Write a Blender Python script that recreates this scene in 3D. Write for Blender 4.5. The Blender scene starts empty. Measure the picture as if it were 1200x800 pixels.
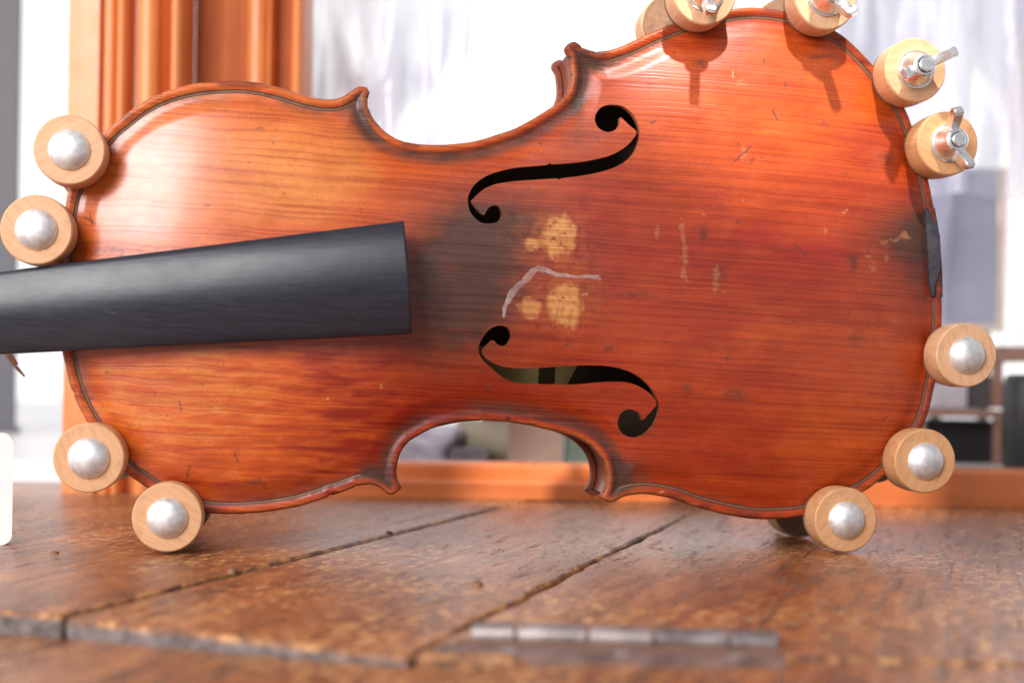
import bpy, bmesh, math, random
import numpy as np
from mathutils import Vector, Matrix
from mathutils.geometry import delaunay_2d_cdt

random.seed(7)
rng = np.random.default_rng(7)
R = math.radians
SC = bpy.context.scene
COL = SC.collection

# ------------------------------------------------------------------ camera
FPX = 1667.0            # focal length in photo pixels (50 mm on a 36 mm frame, 1200 px wide)
CX, CY = 600.0, 440.0   # where the optical axis meets the photo
ROLL = R(0.9)           # the camera was held a little rolled
ZC = 70.0               # camera height above the bench, mm
DIST = 572.0            # camera to the violin's edge plane, mm
YAW = R(8.2)            # the violin's right end is farther away
cam_d = bpy.data.cameras.new('camera')
cam = bpy.data.objects.new('camera', cam_d)
COL.objects.link(cam)
cam_d.sensor_width = 36.0
cam_d.lens = 36.0 * FPX / 1200.0
cam_d.shift_y = (CY - 400.0) / 1200.0
cam_d.clip_start, cam_d.clip_end = 0.01, 50.0
cam.matrix_world = Matrix.Translation((0, 0, ZC / 1000)) @ Matrix.Rotation(R(90), 4, 'X') @ Matrix.Rotation(ROLL, 4, 'Z')
cam_d.dof.use_dof = True
cam_d.dof.focus_distance = 0.562
cam_d.dof.aperture_fstop = 6.6
SC.camera = cam

# ------------------------------------------------------------------ light
SC.view_settings.view_transform = 'Standard'
SC.view_settings.look = 'None'
SC.view_settings.exposure = 0.5
SC.view_settings.gamma = 1.0
world = bpy.data.worlds.new('World')
SC.world = world
world.use_nodes = True
wb = world.node_tree.nodes['Background']
wb.inputs[0].default_value = (1.0, 0.985, 0.99, 1)
wb.inputs[1].default_value = 0.34


def aim(o, p):
    o.rotation_euler = (Vector(p) - o.location).to_track_quat('-Z', 'Y').to_euler()


def area(name, loc, target, sx, sy, power, col):
    d = bpy.data.lights.new(name, 'AREA')
    d.shape = 'RECTANGLE'
    d.size, d.size_y = sx, sy
    d.energy, d.color = power, col
    o = bpy.data.objects.new(name, d)
    COL.objects.link(o)
    o.location = loc
    aim(o, target)
    return o


def spot(name, loc, target, power, col, size, blend, radius):
    d = bpy.data.lights.new(name, 'SPOT')
    d.energy, d.color = power, col
    d.spot_size, d.spot_blend = size, blend
    d.shadow_soft_size = radius
    o = bpy.data.objects.new(name, d)
    COL.objects.link(o)
    o.location = loc
    aim(o, target)
    return o


area('window_light', (-0.53, -0.44, 0.62), (-0.10, 0.56, 0.13), 0.56, 0.68, 14.0, (1.0, 0.97, 0.97))
area('frame_fill_light', (-1.00, 0.38, 0.45), (-0.15, 0.82, 0.20), 0.5, 0.7, 4.5, (1.0, 0.93, 0.88))  # added fill from the left to brighten the orange frame
spot('overhead_lamp', (0.150, 0.09, 0.92), (0.120, 0.58, 0.292), 52.0, (1.0, 0.92, 0.86), R(13), 0.10, 0.016)


# ------------------------------------------------------------------ helpers
def tag(o, label=None, cat=None, group=None, kind=None):
    if label: o['label'] = label
    if cat: o['category'] = cat
    if group: o['group'] = group
    if kind: o['kind'] = kind
    return o


def empty(name, loc, rz=0.0):
    o = bpy.data.objects.new(name, None)
    COL.objects.link(o)
    o.location = loc
    o.rotation_euler = (0, 0, rz)
    o.empty_display_size = 0.02
    return o


def mesh_obj(name, me, mat=None, parent=None, smooth=35):
    o = bpy.data.objects.new(name, me)
    COL.objects.link(o)
    if mat is not None and not me.materials:
        for m in (mat if isinstance(mat, (list, tuple)) else [mat]):
            me.materials.append(m)
    if smooth:
        me.shade_smooth()
        me.set_sharp_from_angle(angle=R(smooth))
    if parent: o.parent = parent
    return o


def from_bm(name, bm, mat, parent=None, smooth=35, recalc=True):
    if recalc:
        bmesh.ops.recalc_face_normals(bm, faces=bm.faces)
    me = bpy.data.meshes.new(name)
    bm.to_mesh(me)
    bm.free()
    return mesh_obj(name, me, mat, parent, smooth)


def bevel(bm, w, seg=2, ang=30):
    es = [e for e in bm.edges if len(e.link_faces) == 2 and e.calc_face_angle(0) > R(ang)]
    bmesh.ops.bevel(bm, geom=es, offset=w, segments=seg, affect='EDGES', profile=0.5, clamp_overlap=True)


def add_box(bm, x0, x1, y0, y1, z0, z1):
    vs = [bm.verts.new((x, y, z)) for x in (x0, x1) for y in (y0, y1) for z in (z0, z1)]
    for f in ((0, 1, 3, 2), (4, 6, 7, 5), (0, 4, 5, 1), (2, 3, 7, 6), (0, 2, 6, 4), (1, 5, 7, 3)):
        bm.faces.new([vs[i] for i in f])
    return vs


def add_prism(bm, pts, z0, z1, axis='Z'):
    """closed polygon pts extruded between z0 and z1 along an axis"""
    def co(p, z):
        if axis == 'Z': return (p[0], p[1], z)
        if axis == 'X': return (z, p[0], p[1])
        return (p[0], z, p[1])
    a = [bm.verts.new(co(p, z0)) for p in pts]
    b = [bm.verts.new(co(p, z1)) for p in pts]
    n = len(pts)
    bm.faces.new(a[::-1])
    bm.faces.new(b)
    for i in range(n):
        j = (i + 1) % n
        bm.faces.new((a[i], a[j], b[j], b[i]))
    return a, b


def add_lathe(bm, prof, seg=48):
    """profile of (radius, height towards the viewer); axis is local -Y"""
    rings = []
    for r, h in prof:
        if r < 1e-9:
            rings.append([bm.verts.new((0, -h, 0))])
        else:
            rings.append([bm.verts.new((r * math.cos(2 * math.pi * i / seg), -h, r * math.sin(2 * math.pi * i / seg))) for i in range(seg)])
    for a, b in zip(rings[:-1], rings[1:]):
        if len(a) == 1 and len(b) == 1: continue
        for i in range(seg):
            j = (i + 1) % seg
            if len(a) == 1: bm.faces.new((a[0], b[i], b[j]))
            elif len(b) == 1: bm.faces.new((a[i], b[0], a[j]))
            else: bm.faces.new((a[i], b[i], b[j], a[j]))


def add_tube(bm, pts, rad, seg=8):
    pts = [Vector(p) for p in pts]
    rings = []
    for i, p in enumerate(pts):
        t = (pts[min(i + 1, len(pts) - 1)] - pts[max(i - 1, 0)]).normalized()
        s = t.cross(Vector((0.3, 0.2, 0.93))).normalized()
        q = s.cross(t)
        r = rad[i] if isinstance(rad, (list, tuple)) else rad
        rings.append([bm.verts.new(p + r * (s * math.cos(2 * math.pi * k / seg) + q * math.sin(2 * math.pi * k / seg))) for k in range(seg)])
    for a, b in zip(rings[:-1], rings[1:]):
        for k in range(seg):
            j = (k + 1) % seg
            bm.faces.new((a[k], b[k], b[j], a[j]))
    bm.faces.new(rings[0][::-1])
    bm.faces.new(rings[-1])


# ---- photo pixel -> place
def ray(px, py):
    dx, dy = px - CX, py - CY
    c, s = math.cos(ROLL), math.sin(ROLL)
    return (dx * c + dy * s) / FPX, (-dx * s + dy * c) / FPX


def plate_pt(px, py, n=0.0):
    """point of the violin's own frame (u along the body, v above the bench), n mm in front of the edge plane"""
    a, b = ray(px, py)
    c, s = math.cos(YAW), math.sin(YAW)
    t = (DIST * c - n) / (c - a * s)
    x, y, z = a * t, t, ZC - b * t
    return x * c + (y - DIST) * s, z


def ground_pt(px, py, z=0.0):
    a, b = ray(px, py)
    t = (ZC - z) / b
    return a * t / 1000, t / 1000


def at_depth(px, py, Y):
    """world x and z (metres) of a pixel at depth Y metres"""
    a, b = ray(px, py)
    return a * Y, ZC / 1000 - b * Y


def plate_px(u, v, n):
    """inverse of plate_pt, arrays"""
    c, s = math.cos(YAW), math.sin(YAW)
    X = u * c + n * s
    Y = DIST + u * s - n * c
    Z = v - ZC
    a, b = X / Y * FPX, -Z / Y * FPX
    cr, sr = math.cos(ROLL), math.sin(ROLL)
    return CX + a * cr - b * sr, CY + a * sr + b * cr


# ---- materials
class NT:
    def __init__(s, name):
        s.m = bpy.data.materials.new(name)
        s.m.use_nodes = True
        s.t = s.m.node_tree
        s.b = s.t.nodes['Principled BSDF']
        s.out = s.t.nodes['Material Output']

    def n(s, kind, **kw):
        nd = s.t.nodes.new(kind)
        for k, v in kw.items():
            if k.startswith('i_'):
                nd.inputs[k[2:].replace('_', ' ')].default_value = v
            else:
                setattr(nd, k, v)
        return nd

    def l(s, a, b):
        s.t.links.new(a, b)

    def coords(s, scale=(1, 1, 1), rot=(0, 0, 0), gen=False):
        tc = s.n('ShaderNodeTexCoord')
        mp = s.n('ShaderNodeMapping')
        mp.inputs['Scale'].default_value = scale
        mp.inputs['Rotation'].default_value = rot
        s.l(tc.outputs['Object'], mp.inputs['Vector'])
        return mp.outputs[0]

    def noise(s, vec, scale, detail=3.0, rough=0.55, dist=0.0):
        nd = s.n('ShaderNodeTexNoise')
        nd.inputs['Scale'].default_value = scale
        nd.inputs['Detail'].default_value = detail
        nd.inputs['Roughness'].default_value = rough
        nd.inputs['Distortion'].default_value = dist
        s.l(vec, nd.inputs['Vector'])
        return nd.outputs['Fac']

    def ramp(s, fac, stops):
        nd = s.n('ShaderNodeValToRGB')
        el = nd.color_ramp.elements
        while len(el) > 1: el.remove(el[-1])
        el[0].position = stops[0][0]
        el[0].color = (*stops[0][1], 1)
        for p, c in stops[1:]:
            e = el.new(p)
            e.color = (*c, 1)
        s.l(fac, nd.inputs['Fac'])
        return nd.outputs['Color']

    def map(s, fac, a, b, c, d):
        nd = s.n('ShaderNodeMapRange')
        nd.inputs[1].default_value, nd.inputs[2].default_value = a, b
        nd.inputs[3].default_value, nd.inputs[4].default_value = c, d
        s.l(fac, nd.inputs[0])
        return nd.outputs[0]

    def mix(s, fac, a, b, mode='MIX'):
        nd = s.n('ShaderNodeMix', data_type='RGBA', blend_type=mode)
        for sock, v in ((nd.inputs[0], fac), (nd.inputs[6], a), (nd.inputs[7], b)):
            if isinstance(v, (int, float)): sock.default_value = v
            elif isinstance(v, tuple): sock.default_value = (*v, 1)
            else: s.l(v, sock)
        return nd.outputs[2]

    def math(s, op, a, b=0.0):
        nd = s.n('ShaderNodeMath', operation=op)
        for i, v in enumerate((a, b)):
            if isinstance(v, (int, float)): nd.inputs[i].default_value = v
            else: s.l(v, nd.inputs[i])
        return nd.outputs[0]

    def bump(s, h, strength, dist):
        nd = s.n('ShaderNodeBump')
        nd.inputs['Strength'].default_value = strength
        nd.inputs['Distance'].default_value = dist
        s.l(h, nd.inputs['Height'])
        s.l(nd.outputs[0], s.b.inputs['Normal'])
        return nd

    def set(s, **kw):
        for k, v in kw.items():
            sock = s.b.inputs[k.replace('_', ' ')]
            if isinstance(v, (int, float)): sock.default_value = v
            elif isinstance(v, tuple): sock.default_value = (*v, 1)
            else: s.l(v, sock)
        return s


def simple(name, col, rough=0.5, var=0.12, scale=60.0, metal=0.0, bump=0.0, **kw):
    """one colour broken up by noise"""
    m = NT(name)
    v = m.coords()
    n = m.noise(v, scale, 4)
    f = m.map(n, 0.25, 0.75, 1 - var, 1 + var)
    hsv = m.n('ShaderNodeHueSaturation')
    hsv.inputs['Color'].default_value = (*col, 1)
    m.l(f, hsv.inputs['Value'])
    m.set(Base_Color=hsv.outputs[0], Roughness=m.map(n, 0.2, 0.8, max(0.02, rough - 0.08), rough + 0.08), Metallic=metal, **kw)
    if bump: m.bump(n, 0.5, bump)
    return m.m


# violin belly: painted-on wear and painted light come from a vertex colour, grain from nodes
def mat_belly():
    m = NT('varnished_spruce')
    at = m.n('ShaderNodeVertexColor', layer_name='wear_and_light')
    tc = m.n('ShaderNodeTexCoord')
    # warp so the grain wanders
    mp0 = m.n('ShaderNodeMapping')
    mp0.inputs['Scale'].default_value = (26, 26, 48)
    m.l(tc.outputs['Object'], mp0.inputs[0])
    nz = m.n('ShaderNodeTexNoise')
    nz.inputs['Scale'].default_value = 1.0
    nz.inputs['Detail'].default_value = 2.0
    m.l(mp0.outputs[0], nz.inputs['Vector'])
    sub = m.n('ShaderNodeVectorMath', operation='SUBTRACT')
    m.l(nz.outputs['Color'], sub.inputs[0])
    sub.inputs[1].default_value = (0.5, 0.5, 0.5)
    sca = m.n('ShaderNodeVectorMath', operation='MULTIPLY')
    m.l(sub.outputs[0], sca.inputs[0])
    # more figure towards the neck end
    sep = m.n('ShaderNodeSeparateXYZ')
    m.l(tc.outputs['Object'], sep.inputs[0])
    amp = m.map(sep.outputs[0], -0.17, 0.02, 0.0075, 0.0016)
    cmb = m.n('ShaderNodeCombineXYZ')
    m.l(amp, cmb.inputs[2])
    m.l(cmb.outputs[0], sca.inputs[1])
    add = m.n('ShaderNodeVectorMath', operation='ADD')
    m.l(tc.outputs['Object'], add.inputs[0])
    m.l(sca.outputs[0], add.inputs[1])
    rot = m.n('ShaderNodeMapping')
    rot.inputs['Rotation'].default_value = (0, R(-2.4), 0)
    m.l(add.outputs[0], rot.inputs[0])
    wv = m.n('ShaderNodeTexWave', wave_type='BANDS', bands_direction='Z', wave_profile='SAW')
    wv.inputs['Scale'].default_value = 122
    wv.inputs['Distortion'].default_value = 0.0
    m.l(rot.outputs[0], wv.inputs['Vector'])
    mp1 = m.n('ShaderNodeMapping')
    mp1.inputs['Scale'].default_value = (60, 60, 1100)
    m.l(rot.outputs[0], mp1.inputs[0])
    st = m.noise(mp1.outputs[0], 1.0, 3, 0.6)
    mp2 = m.n('ShaderNodeMapping')
    mp2.inputs['Scale'].default_value = (16, 16, 160)
    m.l(rot.outputs[0], mp2.inputs[0])
    br = m.noise(mp2.outputs[0], 1.0, 3, 0.6)
    line = m.math('POWER', wv.outputs['Fac'], 2.4)
    line = m.math('MULTIPLY', line, m.map(br, 0.40, 0.68, 0.0, 0.9))
    mp6 = m.n('ShaderNodeMapping')
    mp6.inputs['Scale'].default_value = (2.8, 2.8, 320)
    m.l(rot.outputs[0], mp6.inputs[0])
    rn = m.noise(mp6.outputs[0], 1.0, 1.5, 0.5)
    ridge = m.math('MAXIMUM', m.math('SUBTRACT', 1.0, m.math('MULTIPLY', m.math('ABSOLUTE', m.math('SUBTRACT', rn, 0.5)), 17.0)), 0.0)
    line = m.math('MAXIMUM', line, m.math('MULTIPLY', ridge, m.map(br, 0.3, 0.6, 0.32, 0.92)))
    line = m.math('ADD', m.math('MULTIPLY', line, 1.0), m.map(st, 0.5, 0.8, 0.0, 0.18))
    dark = m.mix(1.0, at.outputs['Color'], (0.64, 0.42, 0.36), 'MULTIPLY')
    c = m.mix(line, at.outputs['Color'], dark)
    mp3 = m.n('ShaderNodeMapping')
    mp3.inputs['Scale'].default_value = (70, 70, 130)
    m.l(tc.outputs['Object'], mp3.inputs[0])
    fl = m.noise(mp3.outputs[0], 1.0, 5, 0.65)
    hsv = m.n('ShaderNodeHueSaturation')
    m.l(c, hsv.inputs['Color'])
    m.l(m.map(fl, 0.25, 0.75, 0.88, 1.12), hsv.inputs['Value'])
    # tiny dark specks
    mp4 = m.n('ShaderNodeMapping')
    mp4.inputs['Scale'].default_value = (330, 330, 420)
    m.l(tc.outputs['Object'], mp4.inputs[0])
    sp = m.noise(mp4.outputs[0], 1.0, 2, 0.5)
    spk = m.math('MULTIPLY', m.map(sp, 0.70, 0.76, 0.0, 0.6), m.map(fl, 0.45, 0.6, 0.0, 1.0))
    c2 = m.mix(spk, hsv.outputs[0], (0.06, 0.03, 0.025))
    m.set(Base_Color=c2, Roughness=m.map(fl, 0.3, 0.7, 0.32, 0.48), Specular_IOR_Level=0.32)
    ga = m.n('ShaderNodeAttribute', attribute_name='gloss')
    m.set(Coat_Weight=m.math('MULTIPLY', ga.outputs['Fac'], 0.95), Coat_Roughness=m.map(fl, 0.3, 0.7, 0.18, 0.28))
    m.set(Coat_IOR=1.5)
    hgt = m.math('ADD', m.math('MULTIPLY', line, -0.6), m.math('MULTIPLY', fl, 1.2))
    m.bump(hgt, 0.5, 0.0003)
    return m.m


def mat_wood(name, cols, axis='X', period=0.002, rough=0.45, coat=0.0, bump=0.0003):
    m = NT(name)
    sc = {'X': (10, 1 / period, 1 / period), 'Y': (1 / period, 10, 1 / period), 'Z': (1 / period, 1 / period, 10)}[axis]
    v = m.coords(sc)
    n1 = m.noise(v, 1.0, 4, 0.6, 0.4)
    v2 = m.coords((40, 40, 40))
    n2 = m.noise(v2, 1.0, 4, 0.6)
    f = m.math('ADD', m.math('MULTIPLY', n1, 0.65), m.math('MULTIPLY', n2, 0.35))
    k = len(cols)
    c = m.ramp(f, [(0.33 + 0.34 * i / (k - 1), cols[i]) for i in range(k)])
    m.set(Base_Color=c, Roughness=m.map(n2, 0.3, 0.7, rough - 0.07, rough + 0.1), Coat_Weight=coat, Coat_Roughness=0.15)
    m.bump(f, 0.4, bump)
    return m.m


def mat_beech():
    m = NT('turned_beech')
    v = m.coords((1100, 90, 110), (0, R(20), 0))
    n1 = m.noise(v, 1.0, 4, 0.6, 0.5)
    v2 = m.coords((120, 120, 120))
    n2 = m.noise(v2, 1.0, 5, 0.6)
    oi = m.n('ShaderNodeObjectInfo')
    c = m.ramp(m.math('ADD', m.math('MULTIPLY', n1, 0.7), m.math('MULTIPLY', n2, 0.3)),
               [(0.34, (0.50, 0.245, 0.112)), (0.47, (0.58, 0.305, 0.148)), (0.60, (0.63, 0.345, 0.175))])
    dirt = m.math('MULTIPLY', m.map(n2, 0.56, 0.70, 0.0, 0.5), 1.0)
    c = m.mix(dirt, c, (0.40, 0.20, 0.09))
    hsv = m.n('ShaderNodeHueSaturation')
    m.l(c, hsv.inputs['Color'])
    m.l(m.map(oi.outputs['Random'], 0, 1, 0.90, 1.10), hsv.inputs['Value'])
    m.l(m.map(oi.outputs['Random'], 0, 1, 1.08, 0.92), hsv.inputs['Saturation'])
    m.set(Base_Color=hsv.outputs[0], Roughness=m.map(n2, 0.3, 0.7, 0.38, 0.58))
    m.bump(n1, 0.4, 0.00012)
    return m.m


def mat_worn_edge():
    m = NT('worn_board_edge')
    v = m.coords((180, 70, 120), (0, 0, R(18)))
    n = m.noise(v, 1.0, 5, 0.7, 0.6)
    c = m.ramp(n, [(0.36, (0.06, 0.028, 0.018)), (0.48, (0.20, 0.075, 0.028)), (0.58, (0.50, 0.24, 0.085))])
    m.set(Base_Color=c, Roughness=0.5)
    m.bump(n, 0.8, 0.002)
    return m.m


def mat_glue():
    m = NT('dried_glue')
    v = m.coords((160, 160, 160))
    n = m.noise(v, 1.0, 3, 0.6)
    m.set(Base_Color=(0.66, 0.54, 0.52), Roughness=0.2, Alpha=m.map(n, 0.3, 0.7, 0.16, 0.55))
    m.bump(n, 0.5, 0.0006)
    return m.m


def mat_bench():
    m = NT('old_bench_wood')
    v = m.coords((1, 1, 1), (0, 0, R(18)))
    mp = m.n('ShaderNodeMapping')
    mp.inputs['Scale'].default_value = (150, 18, 60)
    m.l(v, mp.inputs[0])
    gr = m.noise(mp.outputs[0], 1.0, 6, 0.68, 0.6)
    mp2 = m.n('ShaderNodeMapping')
    mp2.inputs['Scale'].default_value = (24, 14, 20)
    m.l(v, mp2.inputs[0])
    big = m.noise(mp2.outputs[0], 1.0, 5, 0.6, 0.3)
    mp3 = m.n('ShaderNodeMapping')
    mp3.inputs['Scale'].default_value = (250, 150, 200)
    m.l(v, mp3.inputs[0])
    fine = m.noise(mp3.outputs[0], 1.0, 5, 0.7)
    base = m.ramp(m.math('ADD', m.math('MULTIPLY', gr, 0.62), m.math('MULTIPLY', big, 0.38)),
                  [(0.34, (0.055, 0.019, 0.010)), (0.46, (0.175, 0.060, 0.022)), (0.56, (0.31, 0.110, 0.038)), (0.66, (0.48, 0.21, 0.075))])
    mp5 = m.n('ShaderNodeMapping')
    mp5.inputs['Scale'].default_value = (9, 7, 20)
    m.l(v, mp5.inputs[0])
    zone = m.noise(mp5.outputs[0], 1.0, 3, 0.5, 0.5)
    worn = m.math('MULTIPLY', m.map(fine, 0.50, 0.61, 0.0, 1.0), m.map(zone, 0.42, 0.58, 0.12, 1.0))
    c = m.mix(worn, base, (0.64, 0.33, 0.13))
    mp7 = m.n('ShaderNodeMapping')
    mp7.inputs['Scale'].default_value = (210, 34, 60)
    m.l(v, mp7.inputs[0])
    scar = m.noise(mp7.outputs[0], 1.0, 6, 0.72, 1.0)
    pit = m.math('MULTIPLY', m.map(scar, 0.42, 0.33, 0.0, 0.9), m.map(zone, 0.62, 0.44, 0.0, 1.0))
    stain = m.map(m.noise(mp5.outputs[0], 2.3, 4, 0.65, 1.0), 0.55, 0.72, 0.0, 0.7)
    c = m.mix(stain, c, (0.075, 0.034, 0.02))
    c = m.mix(pit, c, (0.035, 0.018, 0.012))
    mp4 = m.n('ShaderNodeMapping')
    mp4.inputs['Scale'].default_value = (300, 9, 60)
    m.l(v, mp4.inputs[0])
    ck = m.noise(mp4.outputs[0], 1.0, 3, 0.55, 0.8)
    crack = m.math('MULTIPLY', m.map(ck, 0.36, 0.30, 0.0, 1.0), m.map(big, 0.40, 0.56, 0.0, 1.0))
    c = m.mix(crack, c, (0.03, 0.016, 0.01))
    pit = m.math('ADD', pit, m.math('MULTIPLY', crack, 1.3))
    m.set(Base_Color=c, Specular_IOR_Level=0.8, Roughness=m.map(fine, 0.3, 0.7, 0.13, 0.36))
    h = m.math('ADD', m.math('MULTIPLY', gr, 0.7), m.math('ADD', m.math('MULTIPLY', fine, 0.5), m.math('MULTIPLY', pit, -0.8)))
    m.bump(h, 1.0, 0.0016)
    return m.m


def mat_ebony():
    m = NT('ebony')
    v = m.coords((25, 700, 700))
    n1 = m.noise(v, 1.0, 4, 0.65)
    v2 = m.coords((60, 60, 90))
    n2 = m.noise(v2, 1.0, 5, 0.65)
    v3 = m.coords((160, 900, 900))
    pore = m.noise(v3, 1.0, 2, 0.5)
    c = m.ramp(n1, [(0.35, (0.009, 0.009, 0.015)), (0.65, (0.019, 0.019, 0.030))])
    c = m.mix(m.map(pore, 0.70, 0.78, 0.0, 0.5), c, (0.07, 0.068, 0.08))
    m.set(Base_Color=c, Roughness=m.map(n2, 0.3, 0.7, 0.27, 0.36), Specular_IOR_Level=0.42)
    m.bump(m.math('ADD', n1, m.math('MULTIPLY', pore, 0.6)), 0.35, 0.00008)
    return m.m


def mat_plastic_sheet(name, tint, body, rough=0.12):
    m = NT(name)
    v = m.coords((26, 10, 5), (0, R(-24), 0))
    n = m.noise(v, 1.0, 3, 0.55, 1.4)
    v2 = m.coords((9, 9, 6))
    n2 = m.noise(v2, 1.0, 4, 0.6, 0.8)
    f = m.math('ADD', m.math('MULTIPLY', n, 0.65), m.math('MULTIPLY', n2, 0.35))
    c = m.ramp(n2, [(0.3, tint), (0.62, tuple(min(1, t * 1.12) for t in tint)), (0.72, (tint[0] * 1.15, tint[1] * 1.02, tint[2] * 0.78))])
    m.set(Base_Color=c, Roughness=rough, Alpha=m.map(f, 0.40, 0.58, min(body + 0.25, 1.0), max(body - 0.42, 0.04)))
    m.bump(f, 0.8, 0.006)
    return m.m


M = dict(
    belly=mat_belly(),
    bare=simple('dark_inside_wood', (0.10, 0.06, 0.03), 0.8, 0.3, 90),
    paper=simple('old_paper', (0.85, 0.62, 0.25), 0.8, 0.2, 200),
    rib=mat_wood('varnished_maple', [(0.12, 0.026, 0.014), (0.20, 0.045, 0.02), (0.27, 0.07, 0.03)], 'X', 0.006, 0.32, 0.3),
    purfling=simple('purfling', (0.035, 0.022, 0.018), 0.5, 0.25, 300),
    purf_mid=simple('purfling_core', (0.20, 0.075, 0.028), 0.5, 0.2, 300),
    ebony=mat_ebony(),
    saddle=simple('worn_ebony', (0.042, 0.040, 0.050), 0.45, 0.35, 400, bump=0.0003),
    beech=mat_beech(),
    cork=simple('cork_pad', (0.20, 0.11, 0.06), 0.8, 0.3, 500, bump=0.0003),
    alu=simple('dull_metal', (0.78, 0.78, 0.79), 0.56, 0.16, 330, metal=0.9, bump=0.0002),
    zinc=simple('zinc_metal', (0.82, 0.82, 0.84), 0.30, 0.10, 260, metal=1.0, bump=0.0001),
    bench=mat_bench(),
    bench_end=simple('weathered_grey_edge', (0.13, 0.10, 0.095), 0.6, 0.75, 260, bump=0.003),
    worn_edge=mat_worn_edge(),
    iron=simple('worn_iron', (0.25, 0.21, 0.205), 0.42, 0.7, 90, metal=0.6, bump=0.0003),
    rust=simple('rusty_iron', (0.20, 0.10, 0.06), 0.55, 0.4, 160, metal=0.3, bump=0.0004),
    orange=mat_wood('orange_stained_wood', [(0.64, 0.19, 0.05), (0.72, 0.23, 0.065), (0.78, 0.27, 0.085)], 'Z', 0.006, 0.36, 0.1, 0.0001),
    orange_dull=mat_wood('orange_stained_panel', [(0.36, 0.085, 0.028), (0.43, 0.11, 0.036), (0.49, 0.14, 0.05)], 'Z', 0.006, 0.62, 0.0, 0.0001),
    orange_x=mat_wood('orange_stained_rail', [(0.62, 0.16, 0.045), (0.70, 0.20, 0.06), (0.76, 0.24, 0.08)], 'X', 0.006, 0.30, 0.3, 0.0001),
    grey=simple('dark_grey_paint', (0.10, 0.10, 0.115), 0.5),
    white=simple('white_plastic', (0.86, 0.86, 0.86), 0.35, 0.02),
    cord=simple('brown_gut', (0.18, 0.085, 0.05), 0.5, 0.2, 400),
    glue=mat_glue(),
)

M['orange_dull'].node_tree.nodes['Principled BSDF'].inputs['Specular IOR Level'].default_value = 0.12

# ------------------------------------------------------------------ bench
bench = empty('workbench', (0, 0.5, 0))
tag(bench, 'worn brown wooden workbench with plank joints and a sunken hinge under the violin', 'workbench')


def gp(px, py, z=0.0):
    x, y = ground_pt(px, py, z)
    return Vector((x, y - 0.5))


def jitter_line(a, b, n, amp, seed):
    r = random.Random(seed)
    d = (b - a)
    nrm = Vector((-d.y, d.x)).normalized()
    out = []
    off = 0
    for i in range(n + 1):
        off = 0.6 * off + r.uniform(-amp, amp)
        k = off if 0 < i < n else 0
        out.append(a + d * (i / n) + nrm * k)
    return out


j1a, j1b = gp(90, 717), gp(560, 600)
j2a, j2b = gp(481, 766), gp(810, 600)
j1d, j2d = (j1b - j1a).normalized(), (j2b - j2a).normalized()
j1e, j2e = j1a + j1d * 0.75, j2a + j2d * 0.80
fl = gp(0, 714)
fdir = (gp(470, 757) - fl).normalized()
f0 = fl - fdir * 0.35
j1a = fl + fdir * ((j1a - fl).dot(fdir))
fr1, fr2 = gp(930, 768), gp(1200, 776)
fr3 = fr2 + (fr2 - fr1).normalized() * 0.25


def plank(name, outline, z1, thick, seed, end='bench_end'):
    bm = bmesh.new()
    a, b = add_prism(bm, [(p.x, p.y) for p in outline], z1 - thick, z1)
    bmesh.ops.recalc_face_normals(bm, faces=bm.faces)
    bevel(bm, 0.0016, 3, 60)
    for f in bm.faces:
        f.material_index = 0 if f.normal.z > 0.97 else (2 if f.normal.z > 0.2 else 1)
    return from_bm(name, bm, [M['bench'], M[end], M['worn_edge']], bench, 30)


g = 0.0007
n1 = Vector((j1d.y, -j1d.x))
n2 = Vector((j2d.y, -j2d.x))
plank('plank', jitter_line(f0, j1a - n1 * g, 36, 0.0005, 1) + jitter_line(j1a - n1 * g, j1e - n1 * g, 90, 0.00035, 2)[1:] + [f0 + j1d * 0.75], 0.0, 0.028, 1)
plank('plank', jitter_line(j1a + n1 * g, j2a - n2 * g * 1.6, 30, 0.0007, 3) + jitter_line(j2a - n2 * g * 2.6, j2e - n2 * g, 110, 0.0008, 4)[1:] + jitter_line(j1e + n1 * g, j1a + n1 * g, 90, 0.00035, 2)[:-1], -0.0006, 0.028, 2)
plank('plank', jitter_line(j2a + n2 * g * 1.6, fr1, 30, 0.0006, 5) + jitter_line(fr1, fr3, 20, 0.0006, 6)[1:] + [fr3 + j2d * 0.8] + jitter_line(j2e + n2 * g, j2a + n2 * g * 1.6, 110, 0.0008, 7)[:-1], -0.0001, 0.028, 3, 'bench')
# lower front leaf
gap = 0.0018
fd = Vector((0, -gap))
leaf = [f0 + fd, j1a + fd, j2a + fd, fr1 + fd, fr3 + fd]
bm = bmesh.new()
top = []
for i, p in enumerate(leaf):
    top.append((p.x, p.y, (-0.0085, -0.0062, -0.0030, -0.0010, -0.0010)[i]))
for p, z in ((leaf[-1] + Vector((0, -0.30)), -0.003), (leaf[0] + Vector((0.0, -0.30)), -0.012)):
    top.append((p.x, p.y, z))
a = [bm.verts.new(t) for t in top]
b = [bm.verts.new((t[0], t[1], t[2] - 0.026)) for t in top]
bmesh.ops.triangulate(bm, faces=[bm.faces.new(a)])
bm.faces.new(b[::-1])
for i in range(len(a)):
    j = (i + 1) % len(a)
    bm.faces.new((b[i], b[j], a[j], a[i]))
bmesh.ops.recalc_face_normals(bm, faces=bm.faces)
for f in bm.faces: f.material_index = 0 if abs(f.normal.z) > 0.5 else 1
from_bm('front_leaf', bm, [M['bench'], M['bench_end']], bench, 20)
# batten that closes the joints from below
bm = bmesh.new()
add_box(bm, -0.5, 0.6, -0.02, 0.62, -0.05, -0.0295)
from_bm('batten', bm, M['bench_end'], bench)

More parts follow.
